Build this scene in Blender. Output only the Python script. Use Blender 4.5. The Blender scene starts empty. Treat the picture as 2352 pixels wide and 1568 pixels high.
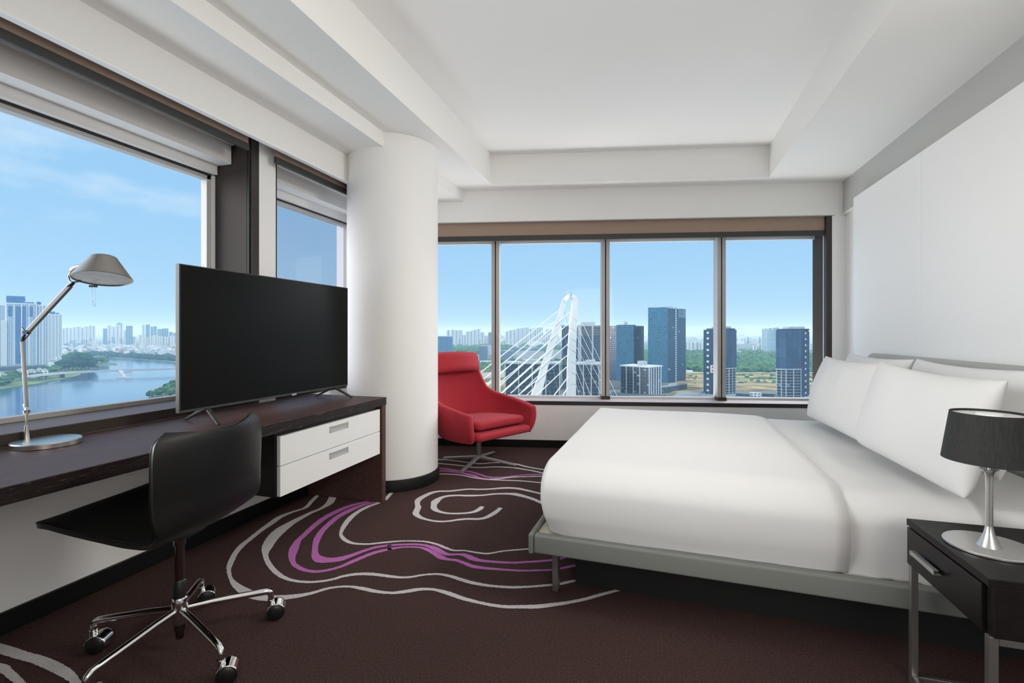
import bpy, bmesh, math, random
from mathutils import Vector, Matrix, noise
random.seed(7)
R = math.radians
C = bpy.context.scene.collection

# ------------------------------------------------------------------ camera
F_PX, CX, YH, CAM_H = 1100.0, 1176.0, 766.0, 1.2
PSI = math.atan(329.0 / F_PX)
cd = bpy.data.cameras.new('camera')
cam = bpy.data.objects.new('camera', cd); C.objects.link(cam)
cam.location = (0, 0, CAM_H); cam.rotation_euler = (R(90), 0, PSI)
cd.sensor_fit = 'HORIZONTAL'; cd.sensor_width = 36.0; cd.lens = 36.0 * F_PX / 2352
cd.shift_y = -(784.0 - YH) / 2352
cd.clip_start = 0.05; cd.clip_end = 60000
sc = bpy.context.scene
sc.camera = cam

# ------------------------------------------------------------------ view + light
sc.view_settings.view_transform = 'Standard'
sc.view_settings.look = 'None'
sc.view_settings.gamma = 1.0
sc.view_settings.use_curve_mapping = False
sc.view_settings.exposure = 0.0
sc.cycles.use_denoising = True
sc.cycles.max_bounces = 10
sc.cycles.diffuse_bounces = 6
sc.cycles.transparent_max_bounces = 16
sc.cycles.volume_bounces = 1
sc.cycles.sample_clamp_indirect = 6.0
sc.cycles.caustics_reflective = False
sc.cycles.caustics_refractive = False

def nodes_of(idb):
    idb.use_nodes = True
    nt = idb.node_tree; nt.nodes.clear()
    return nt

def mth(nt, op, a, b=None, c=None):
    n = nt.nodes.new('ShaderNodeMath'); n.operation = op
    for i, v in enumerate((a, b, c)):
        if v is None: continue
        if isinstance(v, (int, float)): n.inputs[i].default_value = v
        else: nt.links.new(v, n.inputs[i])
    return n.outputs[0]

def mixc(nt, f, a, b, mode='MIX'):
    n = nt.nodes.new('ShaderNodeMix'); n.data_type = 'RGBA'; n.blend_type = mode
    for s, v in ((n.inputs[0], f), (n.inputs[6], a), (n.inputs[7], b)):
        if isinstance(v, (int, float)): s.default_value = v
        elif isinstance(v, (tuple, list)): s.default_value = (*v[:3], 1)
        else: nt.links.new(v, s)
    return n.outputs[2]

# sky: pale horizon to blue, bright white-blue higher up, thin cumulus
wd = bpy.data.worlds.new('sky'); sc.world = wd
nt = nodes_of(wd)
tc = nt.nodes.new('ShaderNodeTexCoord')
sp = nt.nodes.new('ShaderNodeSeparateXYZ'); nt.links.new(tc.outputs['Generated'], sp.inputs[0])
ramp = nt.nodes.new('ShaderNodeValToRGB'); nt.links.new(sp.outputs['Z'], ramp.inputs[0])
e = ramp.color_ramp.elements
e[0].position = 0.0; e[0].color = (0.44, 0.68, 0.88, 1)
e[1].position = 0.45; e[1].color = (0.28, 0.58, 0.92, 1)
x = ramp.color_ramp.elements.new(0.14); x.color = (0.37, 0.65, 0.93, 1)
mp = nt.nodes.new('ShaderNodeMapping'); mp.inputs['Scale'].default_value = (3.0, 3.0, 8.0)
nt.links.new(tc.outputs['Generated'], mp.inputs[0])
nz = nt.nodes.new('ShaderNodeTexNoise'); nz.inputs['Scale'].default_value = 1.3; nz.inputs['Detail'].default_value = 6
nz.inputs['Roughness'].default_value = 0.55
nt.links.new(mp.outputs[0], nz.inputs['Vector'])
cl = nt.nodes.new('ShaderNodeMapRange'); nt.links.new(nz.outputs['Fac'], cl.inputs[0])
cl.inputs[1].default_value = 0.52; cl.inputs[2].default_value = 0.80
side = nt.nodes.new('ShaderNodeMapRange'); nt.links.new(sp.outputs['X'], side.inputs[0])
side.inputs[1].default_value = -0.55; side.inputs[2].default_value = -0.8
hi = nt.nodes.new('ShaderNodeMapRange'); nt.links.new(sp.outputs['Z'], hi.inputs[0])
hi.inputs[1].default_value = 0.1; hi.inputs[2].default_value = 0.2
cf = mth(nt, 'MULTIPLY', mth(nt, 'MULTIPLY', cl.outputs[0], side.outputs[0]), hi.outputs[0])
skyc = mixc(nt, cf, ramp.outputs[0], (0.72, 0.88, 1.0))
up = nt.nodes.new('ShaderNodeMapRange'); nt.links.new(sp.outputs['Z'], up.inputs[0])
up.inputs[1].default_value = 0.48; up.inputs[2].default_value = 0.75; up.inputs[3].default_value = 0.0; up.inputs[4].default_value = 1.0
skyc = mixc(nt, up.outputs[0], skyc, (0.8, 0.95, 1.1))
bg = nt.nodes.new('ShaderNodeBackground'); nt.links.new(skyc, bg.inputs[0]); bg.inputs[1].default_value = 0.98
wo = nt.nodes.new('ShaderNodeOutputWorld'); nt.links.new(bg.outputs[0], wo.inputs[0])

def sun(name, towards, strength, angle, col=(1, 1, 1)):
    l = bpy.data.lights.new(name, 'SUN'); l.energy = strength; l.angle = R(angle); l.color = col
    o = bpy.data.objects.new(name, l); C.objects.link(o)
    o.rotation_euler = Vector(towards).to_track_quat('-Z', 'Y').to_euler()
    return o

def area(name, loc, towards, size, power, col=(1, 1, 1), sy=None):
    l = bpy.data.lights.new(name, 'AREA'); l.energy = power; l.size = size; l.color = col
    if sy: l.shape = 'RECTANGLE'; l.size_y = sy
    o = bpy.data.objects.new(name, l); C.objects.link(o); o.location = loc
    o.rotation_euler = Vector(towards).to_track_quat('-Z', 'Y').to_euler()
    return o

sun('sun', (-0.62, 0.55, -0.62), 2.1, 1.0, (1, 0.96, 0.9))                 # over the shoulder, on the city only
sun('sky_glow_left', (0.86, 0.38, -0.17), 4.5, 45, (1, 0.98, 0.95))       # bright sky through the desk windows
sun('sky_glow_back', (-0.52, -0.72, -0.46), 3.0, 45, (1, 0.98, 0.95))     # bright sky through the bed-end windows
area('ceiling_fill', (-0.2, 1.05, 2.2), (0.0, 0.1, 1.0), 1.2, 11, (1, 0.95, 0.885), 0.8)  # added fill without a fitting, brightens the ceiling
area('rear_fill', (1.25, -1.25, 1.75), (-0.52, 0.82, 0.14), 1.4, 36, (1, 0.955, 0.90), 1.2)  # unseen fill added behind the camera to brighten the room
dl = area('bed_head_fill', (1.60, 2.30, 2.62), (-0.82, 0.22, -0.46), 0.7, 19, (1, 0.955, 0.90), 0.5); dl.data.spread = R(86)  # unseen lamp added above the bed head to light desk side and column
area('desk_window_fill', (-3.5, 1.6, 0.1), (1.0, 0.05, 0.50), 4.2, 42, (1.0, 0.985, 0.96), 1.0)      # added lamp below the sill, standing in for bounced daylight
area('bed_end_window_fill', (-0.5, 5.95, -0.05), (0.2, -1.0, 0.50), 4.0, 84, (1.0, 0.985, 0.96), 0.8)  # added lamp out of sight under the sill, lifts the ceiling

# ------------------------------------------------------------------ helpers
def srgb(r, g, b):
    f = lambda c: (c / 255) / 12.92 if c / 255 <= 0.04045 else ((c / 255 + 0.055) / 1.055) ** 2.4
    return (f(r), f(g), f(b))

class MB:
    def __init__(s, off=(0, 0, 0), xf=None):
        s.v = []; s.f = []; s.m = []; s.off = off; s.xf = xf; s.cur = 0
    def add(s, vs, fs):
        b = len(s.v)
        for p in vs:
            if s.xf: p = s.xf(*p)
            s.v.append((p[0] - s.off[0], p[1] - s.off[1], p[2] - s.off[2]))
        for f in fs:
            s.f.append([b + i for i in f]); s.m.append(s.cur)
        return s
    def box(s, x0, x1, y0, y1, z0, z1):
        return s.add([(x0, y0, z0), (x1, y0, z0), (x1, y1, z0), (x0, y1, z0), (x0, y0, z1), (x1, y0, z1), (x1, y1, z1), (x0, y1, z1)],
                     [(0, 3, 2, 1), (4, 5, 6, 7), (0, 1, 5, 4), (1, 2, 6, 5), (2, 3, 7, 6), (3, 0, 4, 7)])
    def prism(s, poly, z0, z1):
        n = len(poly)
        return s.add([(x, y, z0) for x, y in poly] + [(x, y, z1) for x, y in poly],
                     [tuple(range(n - 1, -1, -1)), tuple(range(n, 2 * n))] + [(i, (i + 1) % n, n + (i + 1) % n, n + i) for i in range(n)])
    def tube(s, pts, r, n=12, up=(0, 0, 1), rect=None, fixed=False):
        pts = [Vector(p) for p in pts]; k = len(pts)
        rs = r if isinstance(r, (list, tuple)) else [r] * k
        vs = []; fs = []; prev = None
        for i, p in enumerate(pts):
            t = (pts[min(i + 1, k - 1)] - pts[max(i - 1, 0)]).normalized()
            if prev is None or fixed:
                a = Vector(up) if abs(t.dot(Vector(up))) < 0.95 else Vector((1, 0, 0.01))
                nn = (a - t * a.dot(t)).normalized()
            else:
                nn = (prev - t * prev.dot(t)).normalized()
            prev = nn; bb = t.cross(nn)
            if rect:
                for a, b in ((1, 1), (-1, 1), (-1, -1), (1, -1)):
                    vs.append(p + bb * (a * rect[0] * rs[i]) + nn * (b * rect[1] * rs[i]))
            else:
                for j in range(n):
                    q = 2 * math.pi * j / n
                    vs.append(p + nn * (math.cos(q) * rs[i]) + bb * (math.sin(q) * rs[i]))
        if rect: n = 4
        for i in range(k - 1):
            for j in range(n):
                fs.append((i * n + j, i * n + (j + 1) % n, (i + 1) * n + (j + 1) % n, (i + 1) * n + j))
        fs.append(tuple(range(n - 1, -1, -1))); fs.append(tuple((k - 1) * n + j for j in range(n)))
        return s.add([tuple(v) for v in vs], fs)
    def lathe(s, prof, n=40, c=(0, 0, 0), M=None):
        vs = []; fs = []
        for r, z in prof:
            for j in range(n):
                q = 2 * math.pi * j / n
                p = Vector((r * math.cos(q), r * math.sin(q), z))
                if M is not None: p = M @ p
                vs.append((p[0] + c[0], p[1] + c[1], p[2] + c[2]))
        for i in range(len(prof) - 1):
            for j in range(n):
                fs.append((i * n + j, i * n + (j + 1) % n, (i + 1) * n + (j + 1) % n, (i + 1) * n + j))
        if prof[0][0] > 1e-6: fs.append(tuple(range(n - 1, -1, -1)))
        if prof[-1][0] > 1e-6: fs.append(tuple((len(prof) - 1) * n + j for j in range(n)))
        return s.add(vs, fs)
    def surf(s, g):
        a, b = len(g), len(g[0])
        return s.add([tuple(p) for row in g for p in row],
                     [(i * b + j, i * b + j + 1, (i + 1) * b + j + 1, (i + 1) * b + j) for i in range(a - 1) for j in range(b - 1)])
    def rbox(s, x0, x1, y0, y1, z0, z1, r, n=5, fill=6, fn=None, skip=(), flat=()):
        if isinstance(r, (int, float)): r = (r, r, r)
        lo, hi2 = (x0, y0, z0), (x1, y1, z1)
        r = [min(r[i], (hi2[i] - lo[i]) / 2 - 1e-4) for i in range(3)]
        rl = [0.0 if '-' + 'xyz'[i] in flat else r[i] for i in range(3)]; rh = [0.0 if '+' + 'xyz'[i] in flat else r[i] for i in range(3)]
        def samp(i):
            a = [lo[i] + rl[i] * (1 - math.tan(R(45) * (1 - k / n))) for k in range(n + 1)] if rl[i] else [lo[i]]
            b = [hi2[i] - rh[i] * (1 - math.tan(R(45) * (1 - k / n))) for k in range(n, -1, -1)] if rh[i] else [hi2[i]]
            m = [a[-1] + (b[0] - a[-1]) * k / fill for k in range(1, fill)]
            return a + m + b
        S = [samp(i) for i in range(3)]
        def mp_(p):
            q = [min(max(p[i], lo[i] + rl[i]), hi2[i] - rh[i]) for i in range(3)]
            d = Vector([(p[i] - q[i]) / r[i] for i in range(3)])
            if d.length < 1e-9: o = p
            else:
                d.normalize(); o = [q[i] + r[i] * d[i] for i in range(3)]
            return fn(*o) if fn else tuple(o)
        for ax in range(3):
            u, w = [(1, 2), (2, 0), (0, 1)][ax]
            for sd, val in (('-', lo[ax]), ('+', hi2[ax])):
                if sd + 'xyz'[ax] in skip: continue
                g = []
                for a in S[u]:
                    row = []
                    for b in S[w]:
                        p = [0, 0, 0]; p[ax] = val; p[u] = a; p[w] = b
                        row.append(mp_(p))
                    g.append(row)
                if sd == '-': g = [row[::-1] for row in g]
                s.surf(g)
        return s
    def build(s, name, mats, parent=None, smooth=35, bevel=0, seg=2, weld=True, solid=0, solid_off=-1, subsurf=0, loc=None, rz=0):
        me = bpy.data.meshes.new(name)
        me.from_pydata(s.v, [], s.f)
        if not isinstance(mats, (list, tuple)): mats = [mats]
        for m in mats: me.materials.append(m)
        if len(mats) > 1:
            me.polygons.foreach_set('material_index', s.m)
        bm = bmesh.new(); bm.from_mesh(me)
        if weld: bmesh.ops.remove_doubles(bm, verts=bm.verts, dist=1e-5)
        bmesh.ops.recalc_face_normals(bm, faces=bm.faces)
        bm.to_mesh(me); bm.free()
        if smooth:
            me.shade_smooth(); me.set_sharp_from_angle(angle=R(smooth))
        o = bpy.data.objects.new(name, me); C.objects.link(o)
        if parent is not None: o.parent = parent
        if loc is not None: o.location = loc; o.rotation_euler = (0, 0, rz)
        if solid:
            md = o.modifiers.new('thickness', 'SOLIDIFY'); md.thickness = solid; md.offset = solid_off
        if bevel:
            md = o.modifiers.new('bevel', 'BEVEL'); md.width = bevel; md.segments = seg; md.limit_method = 'ANGLE'; md.angle_limit = R(40)
        if subsurf:
            md = o.modifiers.new('subdivision', 'SUBSURF'); md.levels = subsurf; md.render_levels = subsurf
        return o

def tag(o, label, cat, group=None, kind=None):
    o['label'] = label; o['category'] = cat
    if group: o['group'] = group
    if kind: o['kind'] = kind
    return o

def thing(name, label, cat, loc=(0, 0, 0), rz=0, group=None):
    o = bpy.data.objects.new(name, None); C.objects.link(o)
    o.location = loc; o.rotation_euler = (0, 0, rz); o.empty_display_size = 0.1
    return tag(o, label, cat, group)

def struct(o, label=None, cat=None):
    o['kind'] = 'structure'
    if label: o['label'] = label
    if cat: o['category'] = cat
    return o

def mat(name, col, rough=0.5, metal=0.0, spec=0.5, sheen=0.0, coat=0.0, noise_amt=0.0, nscale=40, bump=0.0, bscale=300, emit=None, stretch=None):
    m = bpy.data.materials.new(name); nt = nodes_of(m)
    p = nt.nodes.new('ShaderNodeBsdfPrincipled'); out = nt.nodes.new('ShaderNodeOutputMaterial')
    nt.links.new(p.outputs[0], out.inputs[0])
    p.inputs['Base Color'].default_value = (*col, 1); p.inputs['Roughness'].default_value = rough
    p.inputs['Metallic'].default_value = metal; p.inputs['Specular IOR Level'].default_value = spec
    p.inputs['Sheen Weight'].default_value = sheen; p.inputs['Coat Weight'].default_value = coat
    tcn = nt.nodes.new('ShaderNodeTexCoord'); v = tcn.outputs['Object']
    if stretch:
        mpn = nt.nodes.new('ShaderNodeMapping'); mpn.inputs['Scale'].default_value = stretch
        nt.links.new(v, mpn.inputs[0]); v = mpn.outputs[0]
    if noise_amt:
        n = nt.nodes.new('ShaderNodeTexNoise'); n.inputs['Scale'].default_value = nscale; n.inputs['Detail'].default_value = 5
        nt.links.new(v, n.inputs['Vector'])
        mr = nt.nodes.new('ShaderNodeMapRange'); nt.links.new(n.outputs['Fac'], mr.inputs[0])
        mr.inputs[1].default_value = 0.3; mr.inputs[2].default_value = 0.7
        a = tuple(max(0, c * (1 - noise_amt)) for c in col); b = tuple(min(1, c * (1 + noise_amt)) for c in col)
        nt.links.new(mixc(nt, mr.outputs[0], a, b), p.inputs['Base Color'])
    if bump:
        n = nt.nodes.new('ShaderNodeTexNoise'); n.inputs['Scale'].default_value = bscale; n.inputs['Detail'].default_value = 3
        nt.links.new(v, n.inputs['Vector'])
        bp = nt.nodes.new('ShaderNodeBump'); bp.inputs['Strength'].default_value = bump; bp.inputs['Distance'].default_value = 0.002
        nt.links.new(n.outputs['Fac'], bp.inputs['Height']); nt.links.new(bp.outputs[0], p.inputs['Normal'])
    return m

def at(px, py, d):                      # the point at depth d on the sight line through a pixel of the photograph
    l = d * (px - CX) / F_PX
    return (-d * math.sin(PSI) + l * math.cos(PSI), d * math.cos(PSI) + l * math.sin(PSI), CAM_H - (py - YH) * d / F_PX)

M = {}
M['wall'] = mat('white_paint', (0.85, 0.842, 0.822), 0.6, spec=0.3, bump=0.04, bscale=200)
M['ceil'] = mat('ceiling_paint', (0.89, 0.88, 0.855), 0.7, spec=0.2, bump=0.03, bscale=150)
M['wall_shaded'] = mat('shaded_bulkhead_grey', (0.50, 0.50, 0.485), 0.5, spec=0.3)  # shade of the strip above the panels, put into the wall colour
M['panel'] = mat('bed_head_panel_paint', (0.87, 0.865, 0.855), 0.6, spec=0.3)
M['rearwall'] = mat('rear_wall_paint', (0.72, 0.71, 0.69), 0.7, spec=0.2)
M['black_skirt'] = mat('black_skirting', (0.005, 0.0052, 0.0052), 0.5, spec=0.25)
M['bronze'] = mat('bronze_anodised', (0.055, 0.044, 0.039), 0.6, spec=0.12)
M['bronze_dark'] = mat('dark_bronze', (0.045, 0.036, 0.034), 0.35, metal=0.3)
M['sill'] = mat('bronze_sill', (0.15, 0.115, 0.112), 0.5, spec=0.2)
M['sill_back'] = mat('pale_bronze_sill', (0.50, 0.42, 0.415), 0.45, spec=0.3)
M['alu'] = mat('grey_window_frame', (0.46, 0.445, 0.43), 0.45, metal=0.1)
M['alu_light'] = mat('light_window_frame', (0.72, 0.71, 0.70), 0.45, metal=0.1)
M['groove'] = mat('black_gasket', (0.01, 0.01, 0.01), 0.6)
M['fabric_blind'] = mat('taupe_blind_fabric', srgb(158, 136, 120), 0.9, bump=0.2, bscale=800)
M['blind_bar'] = mat('dark_grey_blind_bar', (0.035, 0.035, 0.033), 0.5)
M['trim_white'] = mat('white_trim', (0.9, 0.9, 0.9), 0.35)
M['steel'] = mat('brushed_nickel', (0.62, 0.60, 0.57), 0.28, metal=1.0, noise_amt=0.08, nscale=60, stretch=(1, 1, 12))
M['alu_lamp'] = mat('matt_aluminium', (0.42, 0.395, 0.36), 0.36, metal=0.85)
M['alu_lamp_in'] = mat('lamp_reflector', (0.15, 0.138, 0.126), 0.4, metal=0.0, noise_amt=0.5, nscale=9, stretch=(3, 3, 0.2))  # light and dark streaks of metal sheen put into the colour
M['chrome'] = mat('polished_chrome', (0.80, 0.79, 0.77), 0.10, metal=1.0)
M['chrome_dark'] = mat('dark_chrome', (0.22, 0.19, 0.17), 0.2, metal=1.0)
M['black_plastic'] = mat('black_plastic', (0.012, 0.012, 0.012), 0.35)
M['tv_frame'] = mat('dark_grey_tv_frame', (0.038, 0.040, 0.040), 0.45, metal=0.0)
M['tv_screen'] = mat('black_tv_screen', (0.005, 0.005, 0.0048), 0.28, spec=0.12)
M['leather'] = mat('black_leather', (0.007, 0.007, 0.0067), 0.36, spec=0.4, bump=0.15, bscale=900)
M['drawer'] = mat('white_lacquer', (0.80, 0.80, 0.785), 0.4)
M['drawer_edge'] = mat('grey_drawer_edge', (0.4, 0.4, 0.39), 0.5)
M['red'] = mat('red_wool', (0.40, 0.017, 0.031), 0.85, sheen=0.04, noise_amt=0.28, nscale=330, bump=0.35, bscale=700, stretch=(1, 1, 0.35))
M['linen'] = mat('white_linen', (0.72, 0.715, 0.705), 0.85, sheen=0.0, bump=0.06, bscale=900)
M['bedframe'] = mat('grey_upholstery', (0.20, 0.205, 0.19), 0.8, bump=0.12, bscale=700)
M['headboard'] = mat('pale_grey_upholstery', (0.42, 0.42, 0.395), 0.85, bump=0.15, bscale=600)
M['cream'] = mat('cream_slat', (0.6, 0.55, 0.45), 0.6)
M['plinth'] = mat('black_plinth', (0.008, 0.008, 0.008), 0.6)
M['shade'] = mat('black_pleated_shade', (0.016, 0.0165, 0.015), 0.7, noise_amt=0.5, nscale=20, stretch=(14, 14, 0.2), bump=0.5, bscale=30)
M['shade_in'] = mat('shade_diffuser', (0.75, 0.74, 0.71), 0.5)
M['silver'] = mat('satin_silver', (0.58, 0.58, 0.57), 0.3, metal=0.8)
M['handle'] = mat('satin_handle', (0.50, 0.50, 0.49), 0.45, metal=0.3)
M['silver_dark'] = mat('satin_grey_steel', (0.36, 0.35, 0.335), 0.32, metal=0.85)

def wood(name, a, b, rough, stretch=(9, 1, 9), streak=None, spec=0.3):
    m = mat(name, a, rough, spec=spec)
    nt = m.node_tree; p = nt.nodes['Principled BSDF']
    tcn = nt.nodes.new('ShaderNodeTexCoord'); mpn = nt.nodes.new('ShaderNodeMapping'); mpn.inputs['Scale'].default_value = stretch
    nt.links.new(tcn.outputs['Object'], mpn.inputs[0])
    n = nt.nodes.new('ShaderNodeTexNoise'); n.inputs['Scale'].default_value = 7; n.inputs['Detail'].default_value = 8; n.inputs['Distortion'].default_value = 0.8
    nt.links.new(mpn.outputs[0], n.inputs['Vector'])
    mr = nt.nodes.new('ShaderNodeMapRange'); nt.links.new(n.outputs['Fac'], mr.inputs[0]); mr.inputs[1].default_value = 0.3; mr.inputs[2].default_value = 0.7
    col = mixc(nt, mr.outputs[0], a, b)
    if streak:
        n2 = nt.nodes.new('ShaderNodeTexNoise'); n2.inputs['Scale'].default_value = 16; n2.inputs['Detail'].default_value = 4
        n2.inputs['Distortion'].default_value = 1.5
        nt.links.new(mpn.outputs[0], n2.inputs['Vector'])
        mr2 = nt.nodes.new('ShaderNodeMapRange'); nt.links.new(n2.outputs['Fac'], mr2.inputs[0]); mr2.inputs[1].default_value = 0.6; mr2.inputs[2].default_value = 0.72
        col = mixc(nt, mr2.outputs[0], col, streak)
    nt.links.new(col, p.inputs['Base Color'])
    return m
M['wenge'] = wood('dark_brown_wood', (0.066, 0.034, 0.028), (0.098, 0.055, 0.047), 0.5, spec=0.18)
M['wenge_edge'] = wood('dark_wood_edge', (0.010, 0.006, 0.006), (0.019, 0.011, 0.010), 0.45, streak=(0.13, 0.105, 0.1))
M['wenge_black'] = wood('near_black_wood', (0.004, 0.003, 0.003), (0.008, 0.005, 0.005), 0.35)
M['night_top'] = wood('nightstand_top', (0.009, 0.0075, 0.0072), (0.015, 0.012, 0.0115), 0.42, spec=0.16)

# carpet: brown cut pile, with woven white and violet lines
def carpet(name, col, amt):
    return mat(name, col, 0.95, spec=0.05, sheen=0.0, noise_amt=amt, nscale=140, bump=0.8, bscale=500)
M['carpet'] = carpet('brown_carpet', (0.070, 0.042, 0.0385), 0.35)
M['carpet_white'] = carpet('white_carpet_line', (0.62, 0.59, 0.59), 0.12)
M['carpet_violet'] = carpet('violet_carpet_line', (0.50, 0.17, 0.45), 0.15)

# window glass: clear, with a faint reflection
gm = bpy.data.materials.new('window_glass'); nt = nodes_of(gm)
tr = nt.nodes.new('ShaderNodeBsdfTransparent'); tr.inputs[0].default_value = (0.985, 0.99, 0.995, 1)
gl = nt.nodes.new('ShaderNodeBsdfGlossy'); gl.inputs['Roughness'].default_value = 0.02
mx = nt.nodes.new('ShaderNodeMixShader'); mx.inputs[0].default_value = 0.005
nt.links.new(tr.outputs[0], mx.inputs[1]); nt.links.new(gl.outputs[0], mx.inputs[2])
oo = nt.nodes.new('ShaderNodeOutputMaterial'); nt.links.new(mx.outputs[0], oo.inputs[0])
M['glass'] = gm
gm2 = gm.copy(); gm2.name = 'reflection_tinted_glass'  # darkening from a reflection, put into the glass colour
for n in gm2.node_tree.nodes:
    if n.type == 'BSDF_TRANSPARENT': n.inputs[0].default_value = (0.83, 0.82, 0.84, 1)
M['glass2'] = gm2

# ------------------------------------------------------------------ the room
Y0 = -1.7                                # rear wall
BANG = R(11.8); BP = (-1.712, 4.818)     # back wall: origin on its face, u along it, v outwards
def WB(u, v, z):
    return (BP[0] + u * math.cos(BANG) - v * math.sin(BANG), BP[1] + u * math.sin(BANG) + v * math.cos(BANG), z)
def back_y(x):                           # the back wall's face at a given x
    return BP[1] + (x - BP[0]) * math.tan(BANG)

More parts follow.
